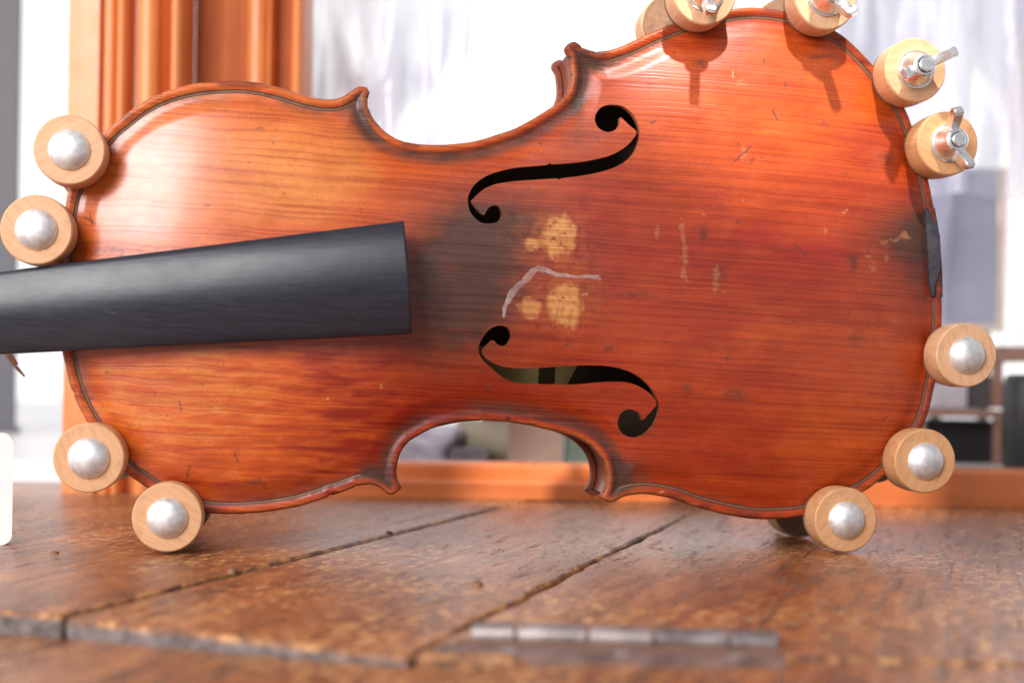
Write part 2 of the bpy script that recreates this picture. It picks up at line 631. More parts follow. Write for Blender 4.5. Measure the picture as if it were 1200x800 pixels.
# hinge: leaf plates let into the boards, five knuckles and a pin
hz = 0.0008
ha = gp(552, 745, hz)
hb = gp(912, 756, hz)
hd = (hb - ha).normalized()
hn = Vector((-hd.y, hd.x))
hl = (hb - ha).length
hang = math.atan2(hd.y, hd.x)
bm = bmesh.new()
add_box(bm, -0.003, hl + 0.001, -0.0125, -0.0040, -0.0035, 0.0004)
add_box(bm, 0, hl, 0.0045, 0.010, -0.0035, 0.0004)
bevel(bm, 0.0004, 1)
hinge = from_bm('hinge', bm, M['rust'], bench)
hinge.location = (ha.x, ha.y, -0.0003)
hinge.rotation_euler = (0, 0, hang)
bm = bmesh.new()
add_box(bm, -0.006, hl - 0.0005, -0.0225, -0.0127, -0.0035, 0.0006)
bevel(bm, 0.0005, 2)
from_bm('hinge_leaf', bm, simple('stained_iron', (0.20, 0.135, 0.12), 0.45, 0.5, 120, metal=0.4), hinge)
hinge['label'] = 'worn steel butt hinge sunk in the bench'
cuts = [0, 0.15, 0.385, 0.60, 0.84, 1.0]
for i in range(5):
    bm = bmesh.new()
    r = 0.0033
    x0, x1 = cuts[i] * hl + 0.0003, cuts[i + 1] * hl - 0.0003
    prof = [(0, 0), (r - 0.0004, 0), (r, 0.0004), (r, x1 - x0 - 0.0004), (r - 0.0004, x1 - x0), (0, x1 - x0)]
    add_lathe(bm, prof, 24)
    bmesh.ops.rotate(bm, verts=bm.verts, cent=(0, 0, 0), matrix=Matrix.Rotation(R(90), 3, 'Z'))
    bmesh.ops.translate(bm, verts=bm.verts, vec=(x0, 0, 0.0008))
    from_bm('knuckle', bm, M['iron'], hinge)
for k in range(3):
    bm = bmesh.new()
    add_lathe(bm, [(0, -0.001), (0.003, -0.001), (0.003, 0.0003), (0.0022, 0.0007), (0, 0.0008)], 20)
    bmesh.ops.rotate(bm, verts=bm.verts, cent=(0, 0, 0), matrix=Matrix.Rotation(R(-90), 3, 'X'))
    s = from_bm('screw', bm, M['iron'], hinge)
    s.location = (hl * (0.15 + 0.35 * k), -0.0176, 0.0006)
# nail heads
nail_bm = bmesh.new()
add_lathe(nail_bm, [(0.0016, -0.002), (0.0018, 0.0), (0.0016, 0.0008), (0.0008, 0.0013), (0, 0.0014)], 16)
bmesh.ops.rotate(nail_bm, verts=nail_bm.verts, cent=(0, 0, 0), matrix=Matrix.Rotation(R(-90), 3, 'X'))
nail = from_bm('nail', nail_bm, M['rust'], bench)
p = gp(272, 670)
nail.location = (p.x, p.y, 0.0002)
for q in ((64, 648), (456, 624), (560, 684)):
    c = nail.copy()
    COL.objects.link(c)
    c.parent = bench
    p = gp(*q)
    c.location = (p.x, p.y, -0.0004)

# ------------------------------------------------------------------ violin
OUT = [(72.5, 414), (75, 425), (81, 450), (90.6, 475), (101.6, 495), (115, 516), (132, 539), (151, 557.6), (162, 564.5), (176, 574.5), (200, 588), (222, 597), (245, 601.5), (275, 602.5), (300, 601), (326, 598), (350, 593.5), (375, 586), (400, 577), (420, 570), (434.6, 568), (444, 571), (453, 577.5), (459, 580), (466, 576), (471, 571.5), (468, 565), (465, 554), (467, 538.5), (473, 525), (484, 514.5), (506, 502.5), (529, 496.5), (551, 493.5), (574, 493), (596, 494.5), (619, 498), (641, 503), (660, 507.5), (676, 513), (691, 521.5), (704, 535), (710, 548), (711.5, 561), (709.5, 573), (704, 582), (708, 586), (716, 589), (723, 587), (735, 581.5), (754, 579), (773, 581), (794, 586), (816, 594), (847, 602), (879, 607.5), (904, 608.5), (941, 605.5), (975, 596), (1009, 578.5), (1034, 561), (1060, 534), (1081, 503), (1090, 482), (1097.5, 449), (1103, 415), (1105.6, 378), (1105, 325), (1103, 281), (1097, 247), (1089, 208), (1080, 175), (1070, 146), (1062, 127), (1045, 100), (1022, 73), (1003, 53), (980, 35), (950, 20), (921, 12), (900, 9), (878, 8), (859, 10), (825, 16), (790, 27), (765, 37), (744, 47), (722, 56), (708, 58.8), (696, 59), (686, 56), (679, 50.6), (673.6, 48), (666.7, 51), (663.3, 55), (664, 60), (668, 67), (670, 82), (669.5, 95), (665, 107), (657, 117), (641, 129), (619, 142), (600, 151.5), (566, 162.5), (534, 168), (503, 169), (475, 165.6), (456, 157), (441, 143), (433.5, 129), (431, 117), (434, 105), (426.5, 100.5), (419, 101.5), (403, 111.5), (387.5, 115.7), (362.5, 112.5), (331, 103), (300, 96), (266, 94), (219, 99), (175, 114), (141, 138), (119, 158), (97, 190), (81, 221), (75, 245), (69, 290), (67, 340), (69, 385)]


def catmull(pts, per=4):
    P = np.array(pts, float)
    n = len(P)
    out = []
    for i in range(n):
        p0, p1, p2, p3 = P[i - 1], P[i], P[(i + 1) % n], P[(i + 2) % n]
        for k in range(per):
            t = k / per
            out.append(0.5 * (2 * p1 + (p2 - p0) * t + (2 * p0 - 5 * p1 + 4 * p2 - p3) * t * t + (3 * p1 - p0 - 3 * p2 + p3) * t ** 3))
    return np.array(out)


def resample(P, step):
    Q = np.vstack([P, P[:1]])
    L = np.concatenate([[0], np.cumsum(np.hypot(*np.diff(Q, axis=0).T))])
    n = int(L[-1] / step)
    s = np.linspace(0, L[-1], n, endpoint=False)
    return np.stack([np.interp(s, L, Q[:, 0]), np.interp(s, L, Q[:, 1])], 1)


def inside(pts, poly):
    x, y = pts[:, 0], pts[:, 1]
    res = np.zeros(len(pts), bool)
    a = poly
    b = np.roll(poly, -1, 0)
    for (x1, y1), (x2, y2) in zip(a, b):
        if y1 == y2: continue
        c = ((y1 > y) != (y2 > y)) & (x < (x2 - x1) * (y - y1) / (y2 - y1) + x1)
        res ^= c
    return res


def seg_dist(pts, A, B):
    """distance of every point to the nearest segment A[i]B[i]"""
    best = np.full(len(pts), 1e9)
    for a, b in zip(A, B):
        d = b - a
        L = d @ d + 1e-12
        t = np.clip(((pts - a) @ d) / L, 0, 1)
        q = pts - a - t[:, None] * d
        best = np.minimum(best, q[:, 0] ** 2 + q[:, 1] ** 2)
    return np.sqrt(best)


out_uv = np.array([plate_pt(*p) for p in OUT])
outline0 = resample(catmull(out_uv, 5), 1.2)     # mm in the violin's frame, counted round the edge
outline = outline0
area2 = np.sum(outline[:, 0] * np.roll(outline[:, 1], -1) - np.roll(outline[:, 0], -1) * outline[:, 1])
if area2 < 0: outline = outline[::-1].copy()     # counter-clockwise seen from the front
tan = np.roll(outline, -1, 0) - np.roll(outline, 1, 0)
tan /= np.hypot(tan[:, 0], tan[:, 1])[:, None]
out_n = np.stack([tan[:, 1], -tan[:, 0]], 1)     # outward normal

# worn, slightly chipped edge
kk = len(outline)
wob = np.convolve(np.tile(rng.normal(0, 1, kk), 3), np.ones(4) / 4, 'same')[kk:2 * kk] * 0.10
for i in rng.integers(0, kk, 26):
    wob[i] -= rng.uniform(0.15, 0.6)
smooth = outline.copy()
SA, SB = smooth, np.roll(smooth, -1, 0)
outline = outline + out_n * wob[:, None]

# arching: a screened membrane over the outline, solved on a grid
GS = 2.0
umin, vmin = outline.min(0) - 6
umax, vmax = outline.max(0) + 6
gu = np.arange(umin, umax, GS)
gv = np.arange(vmin, vmax, GS)
GU, GV = np.meshgrid(gu, gv, indexing='ij')
gpts = np.stack([GU.ravel(), GV.ravel()], 1)
gin = inside(gpts, outline)
gd = np.zeros(len(gpts))
gd[gin] = seg_dist(gpts[gin], outline, np.roll(outline, -1, 0))
gd = gd.reshape(GU.shape)
core = gd > 5.0
phi = np.zeros(GU.shape)
LL = (26.0 / GS) ** 2
for _ in range(1400):
    s = np.zeros_like(phi)
    s[1:-1, 1:-1] = phi[2:, 1:-1] + phi[:-2, 1:-1] + phi[1:-1, 2:] + phi[1:-1, :-2]
    phi = np.where(core, (s + 1.0 / LL * 1.0) / (4 + 1.0 / LL), 0)
phi = np.where(core, phi, 0)
phi = np.clip(phi, 0, 1)
arch = 14.5 * phi ** 1.25
for _ in range(3):
    arch[1:-1, 1:-1] = 0.5 * arch[1:-1, 1:-1] + 0.125 * (arch[2:, 1:-1] + arch[:-2, 1:-1] + arch[1:-1, 2:] + arch[1:-1, :-2])


def bil(F, u, v):
    x = np.clip((u - umin) / GS, 0, F.shape[0] - 1.001)
    y = np.clip((v - vmin) / GS, 0, F.shape[1] - 1.001)
    i, j = x.astype(int), y.astype(int)
    fx, fy = x - i, y - j
    return F[i, j] * (1 - fx) * (1 - fy) + F[i + 1, j] * fx * (1 - fy) + F[i, j + 1] * (1 - fx) * fy + F[i + 1, j + 1] * fx * fy


def sstep(x, a, b):
    t = np.clip((x - a) / (b - a), 0, 1)
    return t * t * (3 - 2 * t)


def height(u, v, d):
    """front surface of the belly, mm in front of the edge plane"""
    h = bil(arch, u, v)
    lip = -1.5 * np.clip(1 - d / 1.3, 0, 1) ** 2.2
    channel = -0.9 * sstep(d, 1.9, 4.8) * (1 - sstep(d, 6.5, 13))
    return h + lip + channel


def surf_pt(px, py):
    u, v = plate_pt(px, py, 8)
    for _ in range(4):
        h = float(bil(arch, np.array([u]), np.array([v]))[0])
        u, v = plate_pt(px, py, h)
    return u, v


F1 = [(770, 92), (805, 92), (835, 97), (860, 112), (880, 130), (898, 155), (910, 180), (918, 215), (912, 265), (895, 310), (860, 350), (800, 385), (720, 410), (640, 425), (552, 436), (541, 447), (530, 437), (430, 443), (330, 450), (250, 462), (200, 480), (165, 505), (140, 530), (128, 546), (155, 580), (188, 608), (205, 580), (225, 565), (250, 565), (268, 583), (272, 610), (255, 638), (220, 647), (180, 645), (150, 625), (125, 595), (115, 560), (113, 530), (125, 495), (150, 460), (200, 425), (270, 400), (350, 385), (440, 377), (487, 372), (497, 362), (507, 370), (580, 366), (640, 360), (720, 345), (790, 325), (850, 290), (885, 255), (904, 220), (870, 188), (828, 150), (826, 175), (815, 200), (790, 216), (765, 219), (735, 208), (715, 185), (708, 155), (718, 125), (740, 102)]
F2 = [(265, 125), (300, 135), (315, 165), (312, 190), (295, 215), (270, 220), (250, 212), (238, 198), (225, 195), (200, 218), (178, 247), (200, 280), (240, 305), (290, 320), (350, 325), (430, 325), (530, 318), (560, 316), (569, 308), (580, 315), (640, 312), (730, 312), (800, 320), (870, 340), (930, 375), (975, 420), (1000, 470), (1010, 510), (1000, 560), (975, 605), (940, 635), (895, 650), (850, 640), (825, 615), (815, 585), (825, 545), (850, 522), (880, 518), (910, 530), (925, 550), (933, 567), (960, 540), (985, 512), (998, 492), (985, 465), (955, 435), (910, 408), (860, 392), (800, 388), (720, 392), (640, 400), (585, 402), (573, 408), (562, 402), (500, 400), (400, 398), (340, 392), (280, 370), (230, 330), (190, 295), (168, 262), (163, 235), (170, 205), (195, 165), (225, 137)]
fholes = []
for F, oy in ((F1, 100), (F2, 350)):
    px = [(520 + x / 4, oy + y / 4) for x, y in F]
    uv = np.array([surf_pt(*p) for p in px])
    fholes.append(resample(catmull(uv, 3), 0.55))

# point cloud for the belly: outline, two lip rings, f-hole rims, filler
rings = [outline]
tree_A, tree_B = outline, np.roll(outline, -1, 0)


def inset(k):
    q = outline - out_n * k
    ok = inside(q, outline) & (seg_dist(q, tree_A, tree_B) > k * 0.93)
    return q[ok]


for k in (0.35, 0.8, 1.4, 2.1, 3.0): rings.append(inset(k))
hx = 1.02
gx = np.arange(outline[:, 0].min(), outline[:, 0].max(), hx)
gy = np.arange(outline[:, 1].min(), outline[:, 1].max(), hx * 0.866)
pts = np.array([(x + (0.5 * hx if j % 2 else 0), y) for j, y in enumerate(gy) for x in gx])
pts = pts[inside(pts, outline)]
dd = seg_dist(pts, tree_A, tree_B)
pts = pts[dd > 3.5]
for fh in fholes:
    d = seg_dist(pts, fh, np.roll(fh, -1, 0))
    pts = pts[(~inside(pts, fh)) & (d > 0.45)]
coords = [*map(tuple, outline)]
edges = [(i, (i + 1) % len(outline)) for i in range(len(outline))]
for fh in fholes:
    o = len(coords)
    coords += [*map(tuple, fh)]
    edges += [(o + i, o + (i + 1) % len(fh)) for i in range(len(fh))]
for r in rings[1:]: coords += [*map(tuple, r)]
coords += [*map(tuple, pts)]
vo, _, fo, *_ = delaunay_2d_cdt([Vector(c) for c in coords], edges, [], 0, 1e-5, False)
V = np.array([tuple(v) for v in vo])
T = np.array([f for f in fo if len(f) == 3])
cen = V[T].mean(1)
keep = inside(cen, outline)
for fh in fholes: keep &= ~inside(cen, fh)
T = T[keep]
used = np.unique(T)
remap = -np.ones(len(V), int)
remap[used] = np.arange(len(used))
V, T = V[used], remap[T]
tv = V[T]
cr = (tv[:, 1, 0] - tv[:, 0, 0]) * (tv[:, 2, 1] - tv[:, 0, 1]) - (tv[:, 1, 1] - tv[:, 0, 1]) * (tv[:, 2, 0] - tv[:, 0, 0])
T[cr < 0] = T[cr < 0][:, [0, 2, 1]]
Vc, Tc = V.copy(), T.copy()     # coarse, for the underside


def midsub(V, T):
    E = np.sort(np.concatenate([T[:, [0, 1]], T[:, [1, 2]], T[:, [2, 0]]]), 1)
    u, inv = np.unique(E, axis=0, return_inverse=True)
    inv = inv.ravel()
    n = len(V)
    m = len(T)
    a, b, c = n + inv[:m], n + inv[m:2 * m], n + inv[2 * m:]
    V2 = np.vstack([V, (V[u[:, 0]] + V[u[:, 1]]) / 2])
    T2 = np.concatenate([np.stack([T[:, 0], a, c], 1), np.stack([a, T[:, 1], b], 1), np.stack([c, b, T[:, 2]], 1), np.stack([a, b, c], 1)])
    return V2, T2


V, T = midsub(V, T)
d_edge = seg_dist(V, tree_A, tree_B)
Hn = height(V[:, 0], V[:, 1], d_edge)


def boundary(T):
    E = np.concatenate([T[:, [0, 1]], T[:, [1, 2]], T[:, [2, 0]]])
    key = np.sort(E, 1)
    u, idx, cnt = np.unique(key, axis=0, return_index=True, return_counts=True)
    return E[idx[cnt == 1]]


B = boundary(T)
# wall: rim ring directly below every boundary vertex (3.4 mm edge, 2.6 mm round the f-holes)
bv = np.unique(B)
thick = np.where(d_edge[bv] < 0.5, 3.0, 2.8)
wall_xy = V[bv]
nb = len(V)
wmap = -np.ones(len(V), int)
wmap[bv] = nb + np.arange(len(bv))
wall_quads = np.stack([B[:, 1], B[:, 0], wmap[B[:, 0]], wmap[B[:, 1]]], 1)
# underside from the coarse triangulation
nu = nb + len(bv)
dc = seg_dist(Vc, tree_A, tree_B)
hc = bil(arch, Vc[:, 0], Vc[:, 1]) - 3.2
hc = np.where(dc < 6, np.minimum(hc, -4.4), hc)
X = np.concatenate([V[:, 0], wall_xy[:, 0], Vc[:, 0]])
Zv = np.concatenate([V[:, 1], wall_xy[:, 1], Vc[:, 1]])
wall_h = Hn[bv] - thick
Nn = np.concatenate([Hn, wall_h, hc])
verts = np.stack([X, -Nn, Zv], 1) / 1000

# ---- wear: varnish colour, grime, bare wood, scratches, painted light and shade
PX, PY = plate_px(V[:, 0], V[:, 1], Hn)


def vnoise(x, y, seed):
    r = np.random.default_rng(seed)
    tab = r.random((256, 256))
    xi, yi = np.floor(x).astype(int), np.floor(y).astype(int)
    fx, fy = x - xi, y - yi
    fx, fy = fx * fx * (3 - 2 * fx), fy * fy * (3 - 2 * fy)
    t = lambda i, j: tab[i % 256, j % 256]
    return (t(xi, yi) * (1 - fx) + t(xi + 1, yi) * fx) * (1 - fy) + (t(xi, yi + 1) * (1 - fx) + t(xi + 1, yi + 1) * fx) * fy


def fbm(sx, sy, seed, oct=4):
    s, a, tot = 0, 1.0, 0
    x0, y0 = PX / sx, PY / sy
    wx, wy = vnoise(x0 * 1.3 + 5, y0 * 1.3, seed + 91) - 0.5, vnoise(x0 * 1.3, y0 * 1.3 + 9, seed + 92) - 0.5
    x0, y0 = x0 + 0.9 * wx, y0 + 0.9 * wy
    for k in range(oct):
        ca, sa = math.cos(0.25 * k), math.sin(0.25 * k)
        s = s + a * vnoise((x0 * ca - y0 * sa) * 2 ** k + 31 * k, (x0 * sa + y0 * ca) * 2 ** k + 17 * k, seed + k)
        tot += a
        a *= 0.55
    return s / tot


def gs(cx, cy, sx, sy):
    return np.exp(-0.5 * (((PX - cx) / sx) ** 2 + ((PY - cy) / sy) ** 2))


def gw(cx, cy, sx, sy):
    """ragged spot"""
    k = min(sx, sy) * 3.2
    return np.exp(-0.5 * (((PX + k * WARP[0] - cx) / sx) ** 2 + ((PY + k * WARP[1] - cy) / sy) ** 2))


def mixc(c, f, col):
    f = np.clip(f, 0, 1)[:, None]
    return c * (1 - f) + np.array(col) * f


WARP = (fbm(7, 7, 61, 4) - 0.5, fbm(7, 7, 71, 4) - 0.5)
nS, nT = fbm(4.5, 26, 41, 3), fbm(9, 7, 47, 5)
nF = fbm(2.2, 1.7, 83, 3)
nA, nB, nC = fbm(60, 30, 3), fbm(14, 9, 11), fbm(40, 5, 23)
tone = np.full(len(V), 0.13)  # varnish tone by area; lit areas painted lighter, the shaded right band darker
tone += 0.50 * np.clip(1.25 * gs(190, 190, 190, 110), 0, 1) + 0.34 * gs(370, 205, 80, 42)
tone += 0.46 * gs(250, 480, 140, 65) + 0.15 * gs(130, 430, 80, 90)
tone += 0.22 * gs(900, 110, 190, 80) + 0.20 * gs(1010, 470, 70, 90) + 0.10 * gs(860, 190, 90, 50)
tone -= 0.25 * gs(450, 470, 70, 80) + 0.12 * gs(900, 290, 180, 45)
nL = fbm(34, 7, 97, 4)
leftish = 1 - sstep(PX, 380, 560)
tone += 0.30 * (nA - 0.5) + 0.12 * (nC - 0.5) + 0.8 * leftish * sstep(PY, 330, 420) * (nL - 0.5)
tone = np.clip(tone, 0, 1)
red, mid, pale = np.array([0.275, 0.0155, 0.0035]), np.array([0.54, 0.090, 0.008]), np.array([0.64, 0.22, 0.040])
t2 = np.clip(tone * 2, 0, 2)
colr = np.where(t2[:, None] < 1, red * (1 - t2[:, None]) + mid * t2[:, None], mid * (2 - t2[:, None]) + pale * (t2[:, None] - 1))
# grime, plus a painted shadow strip under the fingerboard
gr = 0.95 * np.clip(1.3 * gs(535, 325, 52, 58), 0, 1) + 0.55 * gs(590, 262, 45, 22) + 0.35 * gs(600, 300, 60, 60)
gr += 0.35 * gs(520, 400, 50, 25) + 0.28 * gs(680, 165, 18, 12) + 0.5 * gs(690, 330, 22, 35) * nB
gr += 0.95 * gs(1085, 292, 24, 42) + 0.5 * gs(1055, 275, 30, 22) + 0.2 * gs(1030, 300, 40, 40)
inC = sstep(PX, 405, 430) * (1 - sstep(PX, 715, 745))
band = sstep(d_edge, 2.0, 3.6) * (1 - sstep(d_edge, 5.5, 10.5))
gr += 0.85 * band * inC * sstep(nA + 0.25, 0.25, 0.75)
gr += 0.45 * band * (1 - inC) * sstep(nA, 0.42, 0.7)
for q in ((425, 130, 14, 22), (444, 560, 14, 15), (726, 570, 12, 15), (735, 548, 18, 8), (690, 62, 10, 14), (678, 100, 5, 30)):
    gr += 0.75 * gs(*q)
for q in ((1000, 307, 4, 8), (1003, 397, 6, 5), (843, 322, 5, 10), (826, 272, 3, 6), (824, 40, 3, 3), (961, 66, 9, 2), (967, 143, 4, 4), (862, 462, 8, 5), (805, 455, 4, 4), (297, 566, 4, 3), (305, 563, 2, 3), (311, 568, 2, 3), (716, 408, 5, 2), (745, 345, 12, 2), (1037, 185, 5, 4), (822, 75, 6, 3), (700, 440, 14, 3), (760, 95, 2, 10)):
    gr += 0.75 * gw(*q) * (0.2 + 1.3 * nT)
gr += 0.5 * gs(170, 298, 75, 7) * sstep(nB, 0.5, 0.7) + 0.6 * gs(190, 405, 140, 6)  # second term paints the fingerboard's shadow along its lower edge
gr *= 0.72 + 0.5 * nB
gr = gr * (0.80 + 0.45 * (nC - 0.3))
colr = mixc(colr, np.clip(gr, 0, 0.93), (0.052, 0.028, 0.021))
# worn lip
lipw = (1 - sstep(d_edge, 0.5, 2.6)) * (0.45 + 0.7 * nB)
colr = mixc(colr, 0.62 * lipw * sstep(nA, 0.3, 0.65), (0.42, 0.15, 0.045))
colr = mixc(colr, 0.55 * (1 - sstep(d_edge, 1.5, 4)) * sstep(-nA, -0.5, -0.36), (0.085, 0.03, 0.018))
edge_dirt = (1 - sstep(d_edge, 0.0, 0.9)) * sstep(nB, 0.44, 0.58)
colr = mixc(colr, 0.7 * edge_dirt, (0.07, 0.03, 0.02))
# bare wood under the bridge feet
bare = 0
for q, w in (((655, 277, 19, 25), 1.0), ((662, 357, 20, 25), 1.0), ((623, 286, 9, 8), 0.85), ((622, 362, 13, 13), 0.75), ((640, 283, 10, 9), 0.6), ((618, 358, 16, 3), 0.5)):
    e = ((PX - q[0]) / q[2]) ** 2 + ((PY - q[1]) / q[3]) ** 2
    bare = np.maximum(bare, w * (1 - sstep(e + 1.9 * (nT - 0.5) + 1.1 * (nS - 0.5), 0.35, 1.35)))
halo = 0.75 * np.clip(gs(652, 280, 30, 26) + gs(658, 358, 30, 26), 0, 1) * sstep(nT + 0.4 * (nS - 0.5), 0.35, 0.62)
colr = mixc(colr, 0.7 * halo, (0.46, 0.115, 0.025))
colr = mixc(colr, bare * (0.62 + 0.4 * nS), (0.64, 0.32, 0.11))
colr = mixc(colr, bare * sstep(nF, 0.58, 0.70) * 0.4, (0.34, 0.115, 0.03))
colr = mixc(colr, bare * sstep(nS, 0.58, 0.75) * 0.75, (0.40, 0.13, 0.04))
colr = mixc(colr, bare * sstep(nT, 0.66, 0.74) * 0.9, (0.10, 0.05, 0.03))
# flaked spots
for q in ((1035, 286, 5, 4), (1060, 278, 5, 4), (1050, 280, 6, 2), (1022, 314, 4, 3), (1017, 300, 2, 2), (967, 268, 2, 4), (800, 272, 4, 10), (802, 305, 3, 22), (840, 325, 3, 14), (870, 97, 5, 3), (872, 180, 3, 10), (1048, 378, 2, 2), (1038, 302, 2, 3), (770, 270, 2, 9)):
    colr = mixc(colr, 0.48 * sstep(gw(*q) * (0.2 + 1.5 * nT) * (0.5 + nF), 0.3, 0.7), (0.40, 0.165, 0.07))


def stroke(pts, w):
    P = np.stack([PX, PY], 1)
    A = np.array(pts[:-1], float)
    Bq = np.array(pts[1:], float)
    return 1 - sstep(seg_dist(P, A, Bq), w * 0.6, w * 1.25)


r2 = random.Random(5)
for _ in range(95):
    x, y = r2.uniform(95, 1080), r2.uniform(30, 590)
    a, L = r2.uniform(0, 6.28), r2.uniform(1.5, 7)
    colr = mixc(colr, r2.uniform(0.35, 0.85) * stroke([(x, y), (x + L * math.cos(a), y + L * math.sin(a))], r2.uniform(0.8, 1.3)), (0.05, 0.03, 0.028) if r2.random() < 0.8 else (0.6, 0.36, 0.2))
for s in ([(100, 255), (112, 262)], [(105, 250), (108, 262)], [(130, 295), (134, 288)], [(180, 264), (188, 268)], [(210, 470), (212, 482)], [(275, 530), (279, 541)], [(222, 546), (219, 560)], [(840, 70), (846, 68)], [(905, 130), (911, 140)], [(930, 285), (945, 300)], [(1008, 70), (1020, 88)], [(860, 190), (880, 172)]):
    colr = mixc(colr, 0.75 * stroke(s, 1.0), (0.05, 0.03, 0.03))
for x, y in ((534, 165), (664, 100), (668, 68), (668, 88), (430, 569), (720, 570), (595, 490)):
    colr = mixc(colr, 0.9 * sstep(gs(x, y, 3, 2), 0.4, 0.7), (0.05, 0.03, 0.02))
colr = np.clip(colr * (0.80 + 0.12 * nB[:, None] + 0.28 * nF[:, None]), 0.004, 0.85)
colr = mixc(colr, 0.5 * sstep(-nF, -0.24, -0.17) * sstep(nB, 0.45, 0.6), (0.06, 0.025, 0.02))

nT_, nW, nU = len(T), len(wall_quads), len(Tc)
me = bpy.data.meshes.new('belly')
me.vertices.add(len(verts))
me.vertices.foreach_set('co', verts.astype(np.float32).ravel())
tris_under = Tc[:, [0, 2, 1]] + nu
loops = np.concatenate([T.ravel(), wall_quads.ravel(), tris_under.ravel()])
tot = np.concatenate([np.full(nT_, 3), np.full(nW, 4), np.full(nU, 3)])
start = np.concatenate([[0], np.cumsum(tot)[:-1]])
me.loops.add(len(loops))
me.loops.foreach_set('vertex_index', loops.astype(np.int32))
me.polygons.add(len(tot))
me.polygons.foreach_set('loop_start', start.astype(np.int32))
me.polygons.foreach_set('loop_total', tot.astype(np.int32))
me.update(calc_edges=True)
me.validate()
att = me.color_attributes.new('wear_and_light', 'FLOAT_COLOR', 'POINT')
full = np.ones((len(verts), 4), np.float32)
full[:, :3] = (0.30, 0.12, 0.05)
full[:len(V), :3] = colr
wcol = np.where((d_edge[bv] < 0.5)[:, None], np.array([0.20, 0.065, 0.025]), np.array([0.36, 0.19, 0.09]))
full[nb:nb + len(bv), :3] = wcol
att.data.foreach_set('color', full.ravel())
gl = np.full(len(verts), 0.15, np.float32)
gl[:len(V)] = np.clip(1.0 - 0.8 * (1 - sstep(d_edge, 2.0, 4.5)) - 0.55 * np.clip(gr, 0, 1) - bare, 0.05, 1)
dull = sstep(PX, 400, 470)
gl[:len(V)] *= 1 - dull * (0.75 - 0.6 * sstep(d_edge, 8, 24))
gat = me.attributes.new('gloss', 'FLOAT', 'POINT')
gat.data.foreach_set('value', gl)

violin = empty('violin', (0, DIST / 1000, 0), YAW)
tag(violin, 'old red brown violin body on its side with black fingerboard, ringed by wooden spool clamps', 'violin')
belly = mesh_obj('belly', me, M['belly'], violin, 40)


# purfling: two dark strips and a pale core let into the lip
def ring_strip(mat, k0, k1, lift):
    a = smooth - out_n * k0
    b = smooth - out_n * k1
    ok = (seg_dist(a, SA, SB) > k0 * 0.96) & (seg_dist(b, SA, SB) > k1 * 0.96) & inside(b, smooth)
    # worn away along the C-bouts and at the saddle
    px, py = plate_px(outline[:, 0], outline[:, 1], 0)
    worn = ((px > 425) & (px < 712)) | ((px > 1075) & (py > 240) & (py < 352))
    ok &= ~worn
    ha_ = height(a[:, 0], a[:, 1], seg_dist(a, tree_A, tree_B)) + lift
    hb_ = height(b[:, 0], b[:, 1], seg_dist(b, tree_A, tree_B)) + lift
    n = len(outline)
    first = next(i for i in range(n) if not ok[i])
    runs, cur = [], []
    for q in range(n + 1):
        i = (first + q) % n
        if ok[i]: cur.append(i)
        else:
            if len(cur) > 25: runs.append(cur)
            cur = []
    for run in runs:
        bm = bmesh.new()
        va = [bm.verts.new((a[i, 0] / 1000, -ha_[i] / 1000, a[i, 1] / 1000)) for i in run]
        vb = [bm.verts.new((b[i, 0] / 1000, -hb_[i] / 1000, b[i, 1] / 1000)) for i in run]
        for q in range(len(run) - 1):
            bm.faces.new((va[q], va[q + 1], vb[q + 1], vb[q]))
        from_bm('purfling', bm, mat, violin, 0, False)


ring_strip(M['purfling'], 3.55, 3.98, 0.05)
ring_strip(M['purfling'], 4.62, 5.05, 0.05)
ring_strip(M['purf_mid'], 3.98, 4.62, 0.04)


def clean_inset(k):
    q = smooth - out_n * k
    return q[inside(q, smooth) & (seg_dist(q, SA, SB) > k * 0.9)]


# ribs (with linings as thickness) and back
rib_o, rib_i = clean_inset(2.6), clean_inset(4.2)
bm = bmesh.new()
for poly in (rib_o, rib_i):
    a = [bm.verts.new((p[0] / 1000, 0.0028, p[1] / 1000)) for p in poly]
    b = [bm.verts.new((p[0] / 1000, 0.0345, p[1] / 1000)) for p in poly]
    for i in range(len(a)):
        j = (i + 1) % len(a)
        f = (a[i], a[j], b[j], b[i])
        bm.faces.new(f if poly is rib_o else f[::-1])
    if poly is rib_i:
        pass
from_bm('rib', bm, M['rib'], violin, 40, False)
bm = bmesh.new()
prof = [(0.0, 34.6), (0.0, 35.2), (-0.9, 34.2), (-1.6, 34.2)]
n = len(outline)
loops_ = []
for k, y in ((2.2, 34.0), (0.5, 34.0), (0.0, 34.8), (0.0, 36.6), (0.6, 37.6), (2.2, 38.2), (5.0, 37.6)):
    q = smooth - out_n * k
    loops_.append([bm.verts.new((p[0] / 1000, y / 1000, p[1] / 1000)) for p in q])
for a, b in zip(loops_[:-1], loops_[1:]):
    for i in range(n):
        j = (i + 1) % n
        bm.faces.new((a[i], a[j], b[j], b[i]))
bm.faces.new(loops_[-1])
from_bm('back', bm, M['rib'], violin, 40, False)
